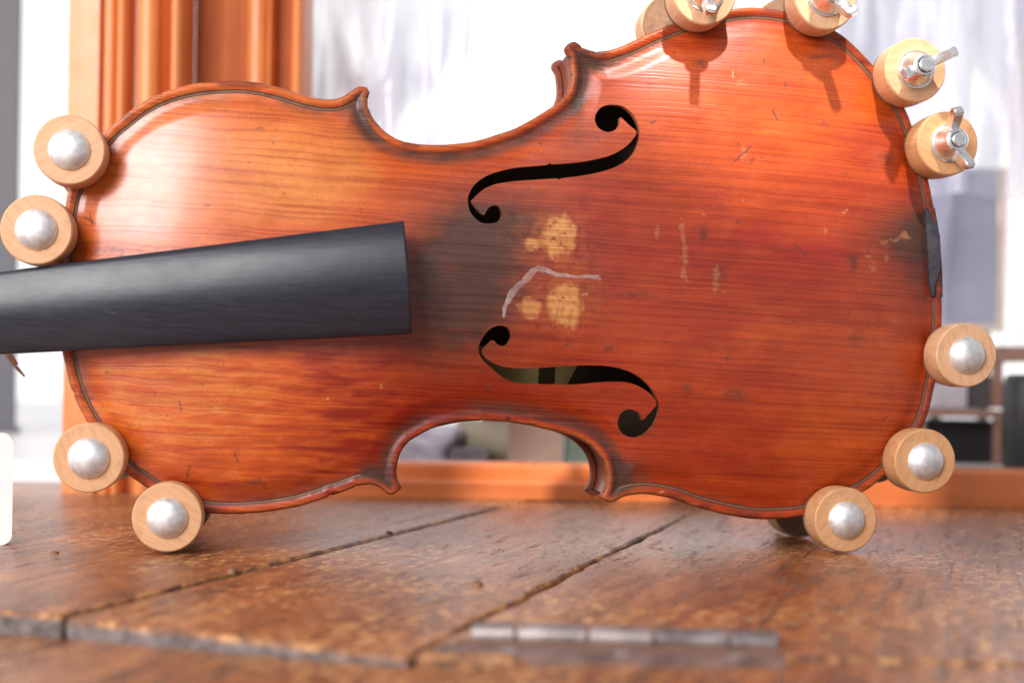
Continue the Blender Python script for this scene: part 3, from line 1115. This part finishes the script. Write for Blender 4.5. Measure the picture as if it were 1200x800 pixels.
# bare inner face of the back, cross-barred by the sound post seen through the f-hole
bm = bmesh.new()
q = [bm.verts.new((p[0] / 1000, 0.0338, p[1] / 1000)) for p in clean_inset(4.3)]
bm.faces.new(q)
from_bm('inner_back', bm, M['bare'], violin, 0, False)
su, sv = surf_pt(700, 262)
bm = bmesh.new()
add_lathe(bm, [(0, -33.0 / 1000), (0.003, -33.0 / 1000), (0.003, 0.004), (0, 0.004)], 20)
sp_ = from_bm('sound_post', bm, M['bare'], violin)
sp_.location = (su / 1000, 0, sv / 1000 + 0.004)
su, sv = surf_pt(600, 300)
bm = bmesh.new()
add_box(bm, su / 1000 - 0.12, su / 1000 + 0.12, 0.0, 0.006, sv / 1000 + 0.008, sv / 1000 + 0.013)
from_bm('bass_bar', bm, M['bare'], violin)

for quad in (((548, 404), (632, 412), (630, 462), (550, 456)), ((652, 414), (682, 417), (664, 452), (650, 452))):
    bm = bmesh.new()
    uv = [plate_pt(x, y, -33.4) for x, y in quad]
    add_prism(bm, [(u / 1000, v / 1000) for u, v in uv], 0.0337, 0.0332, 'Y')
    from_bm('paper_label', bm, M['paper'], violin, 0)

# saddle: what is left of it, set in the blackened notch at the tail end
SAD = [(1084, 245), (1088, 247), (1092, 256), (1098, 264), (1101.5, 276), (1102.5, 292), (1102, 312), (1099, 324), (1095.5, 332), (1095, 346), (1092, 347), (1089, 330), (1087.5, 300), (1085.5, 268)]
bm = bmesh.new()
uv = [plate_pt(x, y, 1.2) for x, y in SAD]
add_prism(bm, [(u / 1000, v / 1000) for u, v in uv], 0.0035, -0.0013, 'Y')
bevel(bm, 0.0005, 2, 40)
from_bm('saddle', bm, M['saddle'], violin, 30)
NOT = [(1087, 243.5), (1096.5, 244), (1102.5, 279), (1105.2, 320), (1105.6, 348), (1095, 348.5), (1093, 330), (1090, 280)]
bm = bmesh.new()
uv = [plate_pt(x, y, 0.2) for x, y in NOT]
add_prism(bm, [((u - 0.15) / 1000, v / 1000) for u, v in uv], 0.0030, 0.0002, 'Y')
bevel(bm, 0.0004, 2, 40)
from_bm('saddle_notch', bm, M['ebony'], violin, 30)

# dried glue run below the bridge place
bm = bmesh.new()
GL = [(590, 372, 2), (592, 360, 4), (598, 346, 6), (610, 333, 6), (622, 321, 6), (631, 314, 6), (640, 317, 5), (652, 321.5, 4), (668, 324, 3.2), (682, 324.5, 3), (692, 324, 3.5), (700, 325, 4.2), (704, 328, 3.6)]
prev = None
gpts_ = np.array(GL, float)
dense = []
for i in range(len(GL) - 1):
    for k in range(4):
        dense.append(gpts_[i] * (1 - k / 4) + gpts_[i + 1] * k / 4)
dense.append(gpts_[-1])
dense = np.array(dense)
for i, (x, y, w) in enumerate(dense):
    a = dense[max(i - 1, 0)][:2]
    b = dense[min(i + 1, len(dense) - 1)][:2]
    t = (b - a) / (np.hypot(*(b - a)) + 1e-9)
    nn = np.array([-t[1], t[0]])
    row = []
    for k, hgt in ((-1, 0.0), (-0.7, 0.10), (-0.3, 0.13), (0.3, 0.13), (0.7, 0.10), (1, 0.0)):
        q = np.array([x, y]) + nn * w * k * (0.62 + 0.14 * math.sin(i * 0.9 + k) + 0.08 * math.sin(i * 2.3))
        u, v = surf_pt(*q)
        h = float(bil(arch, np.array([u]), np.array([v]))[0]) + 0.03 + hgt
        row.append(bm.verts.new((u / 1000, -h / 1000, v / 1000)))
    if prev:
        for k in range(5):
            bm.faces.new((prev[k], prev[k + 1], row[k + 1], row[k]))
    prev = row
from_bm('glue_run', bm, M['glue'], violin, 60, True)

# fingerboard: arched wedge
eT, eB = plate_pt(473.5, 258.5, 23.5), plate_pt(482.5, 391, 23.5)
lT, lB = plate_pt(0, 318, 10.5), plate_pt(0, 415, 10.5)
ext = 0.55


def lerp(a, b, t): return tuple(x + (y - x) * t for x, y in zip(a, b))


stations = []
for t in np.concatenate([[0, 0.006, 0.02], np.linspace(0.05, 1 + ext, 28)]):
    tp, bt = lerp(eT, lT, t), lerp(eB, lB, t)
    ne = 23.5 + (10.5 - 23.5) * t
    stations.append((tp, bt, ne))
bm = bmesh.new()
rows = []
for tp, bt, ne in stations:
    w = math.hypot(tp[0] - bt[0], tp[1] - bt[1])
    Rr = 42.0
    sag0 = math.sqrt(Rr * Rr - w * w / 4)
    row = []
    K = 16
    row.append((tp[0], tp[1], ne - 5.2))
    for k in range(K + 1):
        s = k / K
        off = (s - 0.5) * w
        row.append((tp[0] + (bt[0] - tp[0]) * s, tp[1] + (bt[1] - tp[1]) * s, ne + math.sqrt(Rr * Rr - off * off) - sag0))
    row.append((bt[0], bt[1], ne - 5.2))
    rows.append([bm.verts.new((p[0] / 1000, -p[2] / 1000, p[1] / 1000)) for p in row])
for a, b in zip(rows[:-1], rows[1:]):
    m_ = len(a)
    for k in range(m_):
        j = (k + 1) % m_
        bm.faces.new((a[k], a[j], b[j], b[k]))
bm.faces.new(rows[0])
bm.faces.new(rows[-1][::-1])
bmesh.ops.recalc_face_normals(bm, faces=bm.faces)
bevel(bm, 0.0007, 2, 50)
from_bm('fingerboard', bm, M['ebony'], violin, 30)
# neck: half round under the fingerboard, with its heel on the ribs
bm = bmesh.new()
rows = []
ub = plate_pt(72, 360, 0)[0]
for tp, bt, ne in stations:
    uc = 0.5 * (tp[0] + bt[0])
    if uc > ub + 12: continue
    w = math.hypot(tp[0] - bt[0], tp[1] - bt[1]) * 0.5 - 0.6
    heel = max(0.0, min(1.0, (uc - (ub - 26)) / 30.0))
    depth = 15 + heel ** 2 * 26
    cu, cv = 0.5 * (tp[0] + bt[0]), 0.5 * (tp[1] + bt[1])
    row = []
    for k in range(15):
        th = math.pi * k / 14
        row.append(bm.verts.new((cu / 1000, (-(ne - 5.3) + depth * math.sin(th)) / 1000, (cv + w * math.cos(th) * (1 - 0.25 * heel * math.sin(th))) / 1000)))
    rows.append(row)
for a, b in zip(rows[:-1], rows[1:]):
    for k in range(15):
        j = (k + 1) % 15
        bm.faces.new((a[k], a[j], b[j], b[k]))
bm.faces.new(rows[0])
bm.faces.new(rows[-1][::-1])
from_bm('neck', bm, M['rib'], violin, 40)

# ------------------------------------------------------------------ spool clamps
RS, HS = 0.0132, 0.0130


def mk(name, prof, seg=64):
    bm = bmesh.new()
    add_lathe(bm, prof, seg)
    bmesh.ops.recalc_face_normals(bm, faces=bm.faces)
    me = bpy.data.meshes.new(name)
    bm.to_mesh(me)
    bm.free()
    return me


def wing_mesh():
    bm = bmesh.new()
    add_lathe(bm, [(0.0032, 0.0), (0.0068, 0.0), (0.0070, 0.0006), (0.0066, 0.0018), (0.0052, 0.0045), (0.0047, 0.0078), (0.0040, 0.0084), (0.0032, 0.0084)], 40)
    for sgn in (1, -1):
        prof = [(0.0038, 0.0012), (0.0062, 0.0016), (0.0088, 0.0058), (0.0122, 0.0100), (0.0128, 0.0126), (0.0116, 0.0146), (0.0094, 0.0142), (0.0070, 0.0108), (0.0040, 0.0076)]
        t = 0.0016
        A = [bm.verts.new((sgn * x, -h, -t * (1.0 if h < 0.006 else 1.25))) for x, h in prof]
        Bq = [bm.verts.new((sgn * x, -h, t * (1.0 if h < 0.006 else 1.25))) for x, h in prof]
        m_ = len(prof)
        new = [bm.faces.new(A), bm.faces.new(Bq[::-1])]
        for i in range(m_):
            j = (i + 1) % m_
            new.append(bm.faces.new((A[j], A[i], Bq[i], Bq[j])))
        es = {e for f in new for e in f.edges}
        bmesh.ops.bevel(bm, geom=list(es), offset=0.0005, segments=2, affect='EDGES')
    bmesh.ops.recalc_face_normals(bm, faces=bm.faces)
    me = bpy.data.meshes.new('wing_nut')
    bm.to_mesh(me)
    bm.free()
    return me


c_ = 0.0006
ME = dict(
    spool=mk('spool', [(0, 0), (RS - c_, 0), (RS - 0.0001, c_), (RS, 0.002), (RS, HS - 0.002), (RS - 0.0001, HS - c_), (RS - c_, HS), (0.0035, HS), (0.0034, HS - 0.002), (0, HS - 0.002)]),
    pad=mk('cork_pad', [(0, -0.0012), (RS - 0.0004, -0.0012), (RS - 0.0004, -0.0001), (0, -0.0001)]),
    dome=mk('bolt_head', [(0.0060, 0), (0.0076, 0), (0.0077, 0.0004), (0.0074, 0.0011), (0.0066, 0.0022), (0.0054, 0.0032), (0.0038, 0.0040), (0.0020, 0.0045), (0, 0.0046)]),
    washer=mk('washer', [(0.003, 0.0), (0.0078, 0.0), (0.0078, 0.0010), (0.003, 0.0010)], 40),
    bolt=mk('bolt', [(0, -0.076), (0.0027, -0.076), (0.0029, -0.0755), (0.0029, 0.0244), (0.0024, 0.0250), (0, 0.0250)], 28),
    bolt_short=mk('bolt', [(0, -0.079), (0.0027, -0.079), (0.0029, -0.0785), (0.0029, 0.0125), (0, 0.0125)], 28),
    wing=wing_mesh(),
)
GROUP = 'wooden spool clamps round the violin'
BACK = 0.0384 + 0.0012     # rear spool starts behind the back


def child(name, me, mat, parent, y=0.0, flip=False, spin=0.0):
    o = mesh_obj(name, me, mat, parent, 35)
    o.location = (0, y, 0)
    o.rotation_euler = (0, spin, R(180) if flip else 0) if not flip else (0, spin, R(180))
    return o


def make_clamp(front_wing):
    root = empty('spool_clamp', (0, 0, 0), YAW)
    child('spool', ME['spool'], M['beech'], root, -0.0012)
    child('spool', ME['spool'], M['beech'], root, BACK, True)
    child('cork_pad', ME['pad'], M['cork'], root)
    child('cork_pad', ME['pad'], M['cork'], root, BACK - 0.0012, True)
    ftop = -0.0012 - HS
    btop = BACK + HS
    if front_wing:
        child('washer', ME['washer'], M['zinc'], root, ftop)
        child('wing_nut', ME['wing'], M['zinc'], root, ftop - 0.001)
        child('bolt', ME['bolt'], M['zinc'], root, 0.0)
        child('bolt_head', ME['dome'], M['alu'], root, btop, True)
    else:
        child('bolt_head', ME['dome'], M['alu'], root, ftop)
        child('bolt', ME['bolt_short'], M['zinc'], root, 0.0)
        child('washer', ME['washer'], M['zinc'], root, btop, True)
        child('wing_nut', ME['wing'], M['zinc'], root, btop + 0.001, True)
    return root


def copy_clamp(src):
    r = src.copy()
    COL.objects.link(r)
    for ch in list(src.children):
        c = ch.copy()
        COL.objects.link(c)
        c.parent = r
    return r


NF = 1000 * (HS + 0.0012)
# face centre in the photo, wing angle, label
domes = [
    (81, 175.5, 'domed spool clamp on upper left edge, higher of the pair above the fingerboard'),
    (42.5, 269, 'domed spool clamp at the far left touching the top edge of the black fingerboard'),
    (104, 536.5, 'domed spool clamp at the lower left held clear of the bench'),
    (196, 606.2, 'domed spool clamp resting on the bench under the left end of the violin'),
    (1133, 416, 'domed spool clamp on the right edge just below the blackened saddle'),
    (1084.5, 540, 'domed spool clamp at lower right held clear of the bench, between two others'),
    (991.5, 609, 'domed spool clamp resting on the bench under the right end of the violin'),
]
wings = [
    (826, -9, -98, 'wing nut spool clamp on the top edge nearest the violin waist'),
    (968, -3, -58, 'wing nut spool clamp on the top edge, second from the waist'),
    (1073, 82, 25.5, 'spool clamp with wing nut whose wing sticks out to the upper right'),
    (1111, 168, 104, 'spool clamp with upright wing nut just above the blackened saddle'),
]
clamp_pos = []
for lst, fw in ((domes, False), (wings, True)):
    src = make_clamp(fw)
    for i, row in enumerate(lst):
        o = src if i == 0 else copy_clamp(src)
        u, v = plate_pt(row[0], row[1], NF)
        c, s = math.cos(YAW), math.sin(YAW)
        o.location = (u * c / 1000, (DIST + u * s) / 1000, v / 1000)
        clamp_pos.append((row[0], row[1], u, v, v - RS * 1000))
        tag(o, row[-1], 'clamp', GROUP)
        for ch in o.children:
            nm = ch.name.split('.')[0]
            if nm == 'wing_nut':
                a = R(row[2]) if fw else random.uniform(0, 6)
                # turning about the bolt axis (local Y)
                ch.rotation_euler = (0, -a, R(180) if ch.location.y > 0 else 0)
            elif nm in ('spool', 'bolt_head'):
                ch.rotation_euler = (0, random.uniform(0, 6.28), ch.rotation_euler.z)
for q in clamp_pos: print('CLAMP', [round(x, 1) for x in q])

# ------------------------------------------------------------------ background
# overcast sky outside the window: the brightest thing in view
bm = bmesh.new()
sk = []
for k in range(25):
    a = R(-62 + 124 * k / 24)
    sk.append((bm.verts.new((3.2 * math.sin(a), 3.2 * math.cos(a), -1.6)), bm.verts.new((3.2 * math.sin(a), 3.2 * math.cos(a), 2.6))))
for (a, b), (c, d) in zip(sk[:-1], sk[1:]): bm.faces.new((a, c, d, b))
sm = NT('overcast_sky')
em = sm.n('ShaderNodeEmission')
em.inputs[0].default_value = (1.0, 0.99, 1.0, 1)
em.inputs[1].default_value = 0.95
sm.l(em.outputs[0], sm.out.inputs[0])
tag(from_bm('sky', bm, sm.m, None, 60), kind='structure')
YF = 0.805                  # front of the orange frame, metres from the camera
frame = empty('window_frame', (at_depth(200, 570, YF)[0], YF, 0))
tag(frame, 'orange stained wooden window frame with fluted mouldings and low bottom rail behind the violin', 'window frame')
FX = frame.location.x


def xf(px, Y=YF): return at_depth(px, 250, Y)[0] - FX


def half_round(x0, x1, y0, depth, n=10):
    """cross-section bulging towards the camera"""
    c, r = (x0 + x1) / 2, (x1 - x0) / 2
    return [(x0, y0 + 0.03)] + [(c - r * math.cos(math.pi * k / n), y0 - depth * math.sin(math.pi * k / n)) for k in range(n + 1)] + [(x1, y0 + 0.03)]


def upright(name, sec, z0=0.0, z1=0.62, mat=None):
    bm = bmesh.new()
    add_prism(bm, sec, z0, z1)
    return from_bm(name, bm, mat or M['orange'], frame, 32)


def rect(x0, x1, y0, y1): return [(x0, y0), (x1, y0), (x1, y1), (x0, y1)]


upright('stile', rect(xf(77), xf(113), 0.0, 0.05))
upright('fillet', rect(xf(113), xf(118), 0.006, 0.05))
upright('bead', half_round(xf(118), xf(134), 0.004, 0.006))
upright('bead', half_round(xf(134), xf(147), 0.003, 0.007))
upright('fillet', rect(xf(147), xf(157), 0.010, 0.05))
upright('bead', half_round(xf(157), xf(183), 0.006, 0.008))
upright('fillet', [(xf(183), 0.006), (xf(196), 0.016), (xf(196), 0.05), (xf(183), 0.05)])
upright('bead', half_round(xf(196), xf(209), 0.005, 0.006))
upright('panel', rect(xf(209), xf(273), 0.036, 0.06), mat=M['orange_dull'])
upright('bead', half_round(xf(273), xf(299), 0.034, 0.006))
upright('bead', half_round(xf(299), xf(305), 0.032, 0.004))
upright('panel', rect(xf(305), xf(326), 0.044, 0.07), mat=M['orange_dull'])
upright('bead', half_round(xf(326), xf(343), 0.040, 0.008))


def rail(name, x0, x1, sec):
    bm = bmesh.new()
    add_prism(bm, sec, x0, x1, 'X')
    return from_bm(name, bm, M['orange_x'], frame, 25)


x0, x1, x2 = at_depth(240, 560, YF)[0] - FX, at_depth(694, 560, YF)[0] - FX, at_depth(1330, 560, YF)[0] - FX
rail('bottom_rail', x0, x1, [(0.0, 0.0), (0.0, 0.0085), (0.003, 0.0105), (0.0062, 0.0105), (0.0075, 0.0175), (0.011, 0.0195), (0.034, 0.0195), (0.034, 0.0)])
rail('sill_board', x1 + 0.0004, x2, [(-0.002, 0.0), (-0.002, 0.0185), (0.0, 0.0205), (0.034, 0.0205), (0.034, 0.0)])

ledge_bm = bmesh.new()
add_box(ledge_bm, -1.2, 1.4, YF + 0.075, 2.6, -0.02, 0.0125)
ledge = from_bm('window_ledge', ledge_bm, simple('pale_ledge', (0.82, 0.80, 0.82), 0.4, 0.1, 14))
tag(ledge, kind='structure')


def box_thing(name, label, cat, px0, px1, py0, Y, dep, mat, rz=0.0, z0=0.0125, group=None, lid=True):
    xa, _ = at_depth(px0, 480, Y)
    xb, _ = at_depth(px1, 480, Y)
    zt = at_depth((px0 + px1) / 2, py0, Y)[1]
    root = empty(name, ((xa + xb) / 2, Y + dep / 2, z0), rz)
    w = (xb - xa) / 2
    bm = bmesh.new()
    add_box(bm, -w, w, -dep / 2, dep / 2, 0, (zt - z0) * (0.78 if lid else 1))
    bevel(bm, 0.002, 2)
    from_bm('body', bm, mat, root)
    if lid:
        bm = bmesh.new()
        add_box(bm, -w - 0.0015, w + 0.0015, -dep / 2 - 0.0015, dep / 2 + 0.0015, (zt - z0) * 0.785, zt - z0)
        bevel(bm, 0.002, 2)
        from_bm('lid', bm, mat, root)
    tag(root, label, cat, group)
    return root


box_thing('cardboard_box', 'brown cardboard box blurred behind the violin waist', 'box', 596, 660, 470, 0.90, 0.06, simple('cardboard', (0.20, 0.13, 0.10), 0.8))
box_thing('plastic_tub', 'green plastic tub blurred behind the lower right corner of the waist', 'tub', 664, 730, 478, 0.92, 0.06, simple('green_plastic', (0.09, 0.13, 0.10), 0.4))
box_thing('plastic_tub', 'dark grey tub blurred between a yellow roll and a brown box', 'tub', 566, 594, 470, 0.94, 0.05, simple('dark_plastic', (0.08, 0.08, 0.095), 0.5))
box_thing('tin', 'low dark tin lying behind the violin waist on the grey ledge', 'tin', 528, 572, 526, 0.89, 0.03, simple('dark_tin', (0.13, 0.12, 0.14), 0.4), lid=False)
# yellow roll lying down
bm = bmesh.new()
add_lathe(bm, [(0.004, 0), (0.013, 0), (0.014, 0.001), (0.014, 0.049), (0.013, 0.05), (0.004, 0.05), (0.004, 0)], 32)
roll = from_bm('paper_roll', bm, simple('yellow_paper', (0.34, 0.29, 0.21), 0.7))
xr, _ = at_depth(540, 500, 0.95)
roll.location = (xr, 0.95, 0.0125 + 0.014)
roll.rotation_euler = (0, 0, R(64))
tag(roll, 'dull yellow paper roll lying blurred behind the violin waist', 'roll')
# crumpled bag
def crumple(name, label, cat, cx, cy, cz, sx, sy, sz, mat, seed):
    bm = bmesh.new()
    bmesh.ops.create_icosphere(bm, subdivisions=4, radius=1)
    r = np.random.default_rng(seed)
    ks = [(r.normal(0, 3.2, 3), r.uniform(0, 6.28), r.uniform(0.03, 0.09)) for _ in range(14)]
    for v in bm.verts:
        p = np.array(v.co)
        f = 1 + sum(a * math.sin(k @ p + ph) for k, ph, a in ks)
        v.co = Vector((p[0] * sx * f, p[1] * sy * f, max(p[2] * sz * f + sz * 0.8, 0)))
    o = from_bm(name, bm, mat, None, 50)
    o.location = (cx, cy, cz)
    return tag(o, label, cat)


xb_, _ = at_depth(494, 510, 0.9)
crumple('plastic_bag', 'crumpled pale lavender plastic bag lying behind the violin waist', 'plastic bag', xb_, 0.925, 0.0125, 0.026, 0.02, 0.014, simple('lavender_plastic', (0.40, 0.37, 0.43), 0.3, 0.25, 30), 4)

# far left: dark upright post
xa, _ = at_depth(-60, 250, 1.25)
xb, _ = at_depth(19, 250, 1.25)
post = empty('door_post', ((xa + xb) / 2, 1.27, 0.0125))
w = (xb - xa) / 2
bm = bmesh.new()
add_box(bm, -w, w, -0.02, -0.012, 0.006, 0.8)
bevel(bm, 0.002, 2)
from_bm('shaft', bm, M['grey'], post)
bm = bmesh.new()
add_box(bm, -w - 0.004, w + 0.003, -0.023, -0.009, 0, 0.006)
bevel(bm, 0.001, 2)
from_bm('foot_plate', bm, M['grey'], post)
tag(post, 'dark grey upright door post at the far left edge', 'post')

# white rounded case standing on the bench, cut by the left edge of the photo
xw, yw = ground_pt(2, 637)
xe = at_depth(14.5, 570, yw)[0]
zt = at_depth(5, 507, yw)[1]
case = empty('white_case', (xe - 0.0285, yw - 0.009, 0), R(19.5))
rr, ww, hh = 0.0042, 0.03, zt


def rrect(x0, x1, z0, z1, r, n=8):
    o = []
    for cx, cz, a0 in ((x1 - r, z0 + r, -90), (x1 - r, z1 - r, 0), (x0 + r, z1 - r, 90), (x0 + r, z0 + r, 180)):
        for k in range(n + 1):
            a = R(a0 + 90 * k / n)
            o.append((cx + r * math.cos(a), cz + r * math.sin(a)))
    return o


bm = bmesh.new()
add_prism(bm, rrect(-ww, ww, 0, hh, rr), -0.004, 0.004, 'Y')
bevel(bm, 0.0012, 2, 60)
from_bm('body', bm, M['white'], case, 30)
tag(case, 'white plastic case with rounded corners at the left edge of the bench', 'case')

# frayed gut ends hanging behind the neck
gut = empty('gut_cord', (at_depth(10, 425, 0.60)[0], 0.60, at_depth(10, 412, 0.60)[1]))
for k, pts_ in enumerate((((-2, 405), (6, 413), (14, 424), (22, 433), (29, 441)), ((4, 404), (9, 412), (15, 419), (20, 427)))):
    bm = bmesh.new()
    P3 = []
    for x, y in pts_:
        X_, Z_ = at_depth(x, y, 0.60 + 0.004 * k)
        P3.append((X_ - gut.location.x, 0.004 * k, Z_ - gut.location.z))
    add_tube(bm, P3, [0.0008, 0.0008, 0.0008, 0.0007, 0.0004][:len(P3)], 8)
    from_bm('strand', bm, M['cord'], gut)
tag(gut, 'two frayed brown gut ends curling below the fingerboard at the left edge', 'gut cord')

# hanging clear plastic sheets
def sheet(name, label, px0, px1, py0, py1, Y, mat, seed, folds, amp, lean=0.0):
    r = random.Random(seed)
    ph = [(r.uniform(folds * 0.5, folds * 1.6), r.uniform(0, 6.28), r.uniform(0.3, 1.0), r.uniform(-1.8, 1.8)) for _ in range(5)]
    xa, za = at_depth(px0, py0, Y)
    xb, zb = at_depth(px1, py1, Y)
    nx, nz = 90, 50
    bm = bmesh.new()
    grid = []
    for j in range(nz + 1):
        rowv = []
        tz = j / nz
        for i in range(nx + 1):
            tx = i / nx
            d = 0
            for k, p, a, sk in ph:
                s_ = math.sin(k * 2 * math.pi * (tx + sk * 0.12 * tz) + p + 1.1 * math.sin(3.1 * tz * k * 0.2 + p))
                d += a * (s_ if a < 0.6 else math.copysign(abs(s_) ** 0.6, s_))
            edge = 0.003 * math.sin(9 * tz + seed) * (1 if i in (0, nx) else 0)
            rowv.append(bm.verts.new((xa + (xb - xa) * tx + edge - (xa + xb) / 2 + lean * (tz - 0.5), amp * d * (0.6 + 0.6 * tz), zb + (za - zb) * (1 - tz) - zb)))
        grid.append(rowv)
    for j in range(nz):
        for i in range(nx):
            bm.faces.new((grid[j][i], grid[j][i + 1], grid[j + 1][i + 1], grid[j + 1][i]))
    o = from_bm(name, bm, mat, None, 60)
    o.location = ((xa + xb) / 2, Y, zb)
    tag(o, label, 'plastic sheet')
    return o


sheet('plastic_sheet', 'crinkled clear plastic sheet hanging left of the violin waist beside the orange frame', 322, 532, -120, 560, 0.93, mat_plastic_sheet('clear_film', (0.55, 0.56, 0.68), 0.55), 3, 3.0, 0.0045, -0.03)
sheet('plastic_sheet', 'wide bluish plastic sheet hanging behind the clamps on the right', 872, 1108, -120, 470, 1.12, mat_plastic_sheet('blue_film', (0.56, 0.58, 0.74), 0.52), 9, 2.2, 0.006)
sheet('plastic_sheet', 'added hazy sheet imitating the white haze over the top of the slate grey board', 930, 1215, -120, 232, 1.02, mat_plastic_sheet('added_haze_film', (0.60, 0.61, 0.74), 0.50), 21, 2.4, 0.006)  # extra layer, added to whiten the board's top like haze
sheet('plastic_sheet', 'pinkish plastic sheet hanging at the far right edge', 1176, 1300, -120, 420, 1.04, mat_plastic_sheet('pink_film', (0.66, 0.52, 0.54), 0.5), 12, 2.0, 0.005)

# framed board behind the sheet
YB = 1.16
xa, za = at_depth(1085, 196, YB)
xb, zb = at_depth(1176, 389, YB)
board = empty('display_board', ((xa + xb) / 2, YB, 0.0125))
w, z0, z1 = (xb - xa) / 2, zb - 0.0125, za - 0.0125
bm = bmesh.new()
add_box(bm, -w, w, 0, 0.006, z0, z1)
from_bm('panel', bm, simple('slate_board', (0.40, 0.41, 0.50), 0.35, 0.25, 18), board)
for nm, q in (('border', (w - 0.006, w, z0, z1)), ('border', (-w, w - 0.0062, z0, z0 + 0.006))):
    bm = bmesh.new()
    add_box(bm, q[0], q[1], -0.002, 0.004, q[2], q[3])
    bevel(bm, 0.0006, 2)
    from_bm(nm, bm, M_c if (M_c := M.get('cream')) else M.setdefault('cream', simple('cream_edge', (0.72, 0.62, 0.50), 0.5)), board)
for sx in (-0.6, 0.6):
    bm = bmesh.new()
    add_box(bm, sx * w - 0.004, sx * w + 0.004, 0.006, 0.012, 0, z0 + 0.02)
    from_bm('leg', bm, M['grey'], board)
tag(board, 'slate grey board with cream border standing behind the right end of the violin', 'board')

# crate, cases at the lower right
YC = 1.0
crate = empty('wooden_crate', (at_depth(1130, 490, YC)[0], YC + 0.05, 0.0125))
cm = simple('pinkish_wood', (0.36, 0.20, 0.15), 0.6, 0.2, 40)


def crate_box(nm, px0, px1, py0, py1, y0, y1, mat):
    xa, za = at_depth(px0, py0, YC)
    xb, zb = at_depth(px1, py1, YC)
    bm = bmesh.new()
    add_box(bm, xa - crate.location.x, xb - crate.location.x, y0 - 0.05, y1 - 0.05, max(zb - 0.0125, 0.0), za - 0.0125)
    bevel(bm, 0.0012, 2)
    return from_bm(nm, bm, mat, crate)


crate_box('shelf', 1075, 1176, 479, 489, 0.0, 0.08, cm)
crate_box('top_board', 1130, 1215, 405, 424, 0.0, 0.08, cm)
crate_box('post', 1168.5, 1176, 424.5, 478.5, 0.002, 0.012, cm)
crate_box('post', 1078, 1084, 489.5, 560, 0.002, 0.012, cm)
crate_box('post', 1170, 1176, 489.5, 560, 0.002, 0.012, cm)
tag(crate, 'low pinkish wooden crate shelf blurred behind the right clamps', 'crate')
zs = at_depth(1130, 479, YC)[1] + 0.0005
box_thing('paper_packet', 'pale lavender paper packet standing on the crate shelf', 'packet', 1090, 1133, 449, YC + 0.015, 0.03, simple('pale_paper', (0.60, 0.57, 0.64), 0.6), 0, zs, lid=False)
box_thing('dark_carton', 'dark grey carton standing on the crate shelf right of the pale packet', 'carton', 1136, 1163, 440, YC + 0.015, 0.03, simple('dark_carton', (0.10, 0.09, 0.10), 0.5), 0, zs, lid=True)
box_thing('black_case', 'flat black case lying under the crate shelf', 'case', 1087, 1166, 493, YC + 0.02, 0.05, simple('black_leather', (0.018, 0.016, 0.018), 0.55), lid=True)
xk, _ = at_depth(1221, 480, 0.95)
bm = bmesh.new()
add_lathe(bm, [(0, 0), (0.020, 0), (0.022, 0.003), (0.022, 0.075), (0.021, 0.078), (0.021, 0.080), (0.018, 0.084), (0, 0.084)], 40)
bmesh.ops.rotate(bm, verts=bm.verts, cent=(0, 0, 0), matrix=Matrix.Rotation(R(-90), 3, 'X'))
jar = from_bm('black_jar', bm, simple('black_glaze', (0.012, 0.012, 0.013), 0.4))
jar.scale = (1, 1, 0.76)
jar.location = (xk, 0.96, 0.0125)
tag(jar, 'round black jar cut by the right edge behind the crate', 'jar')
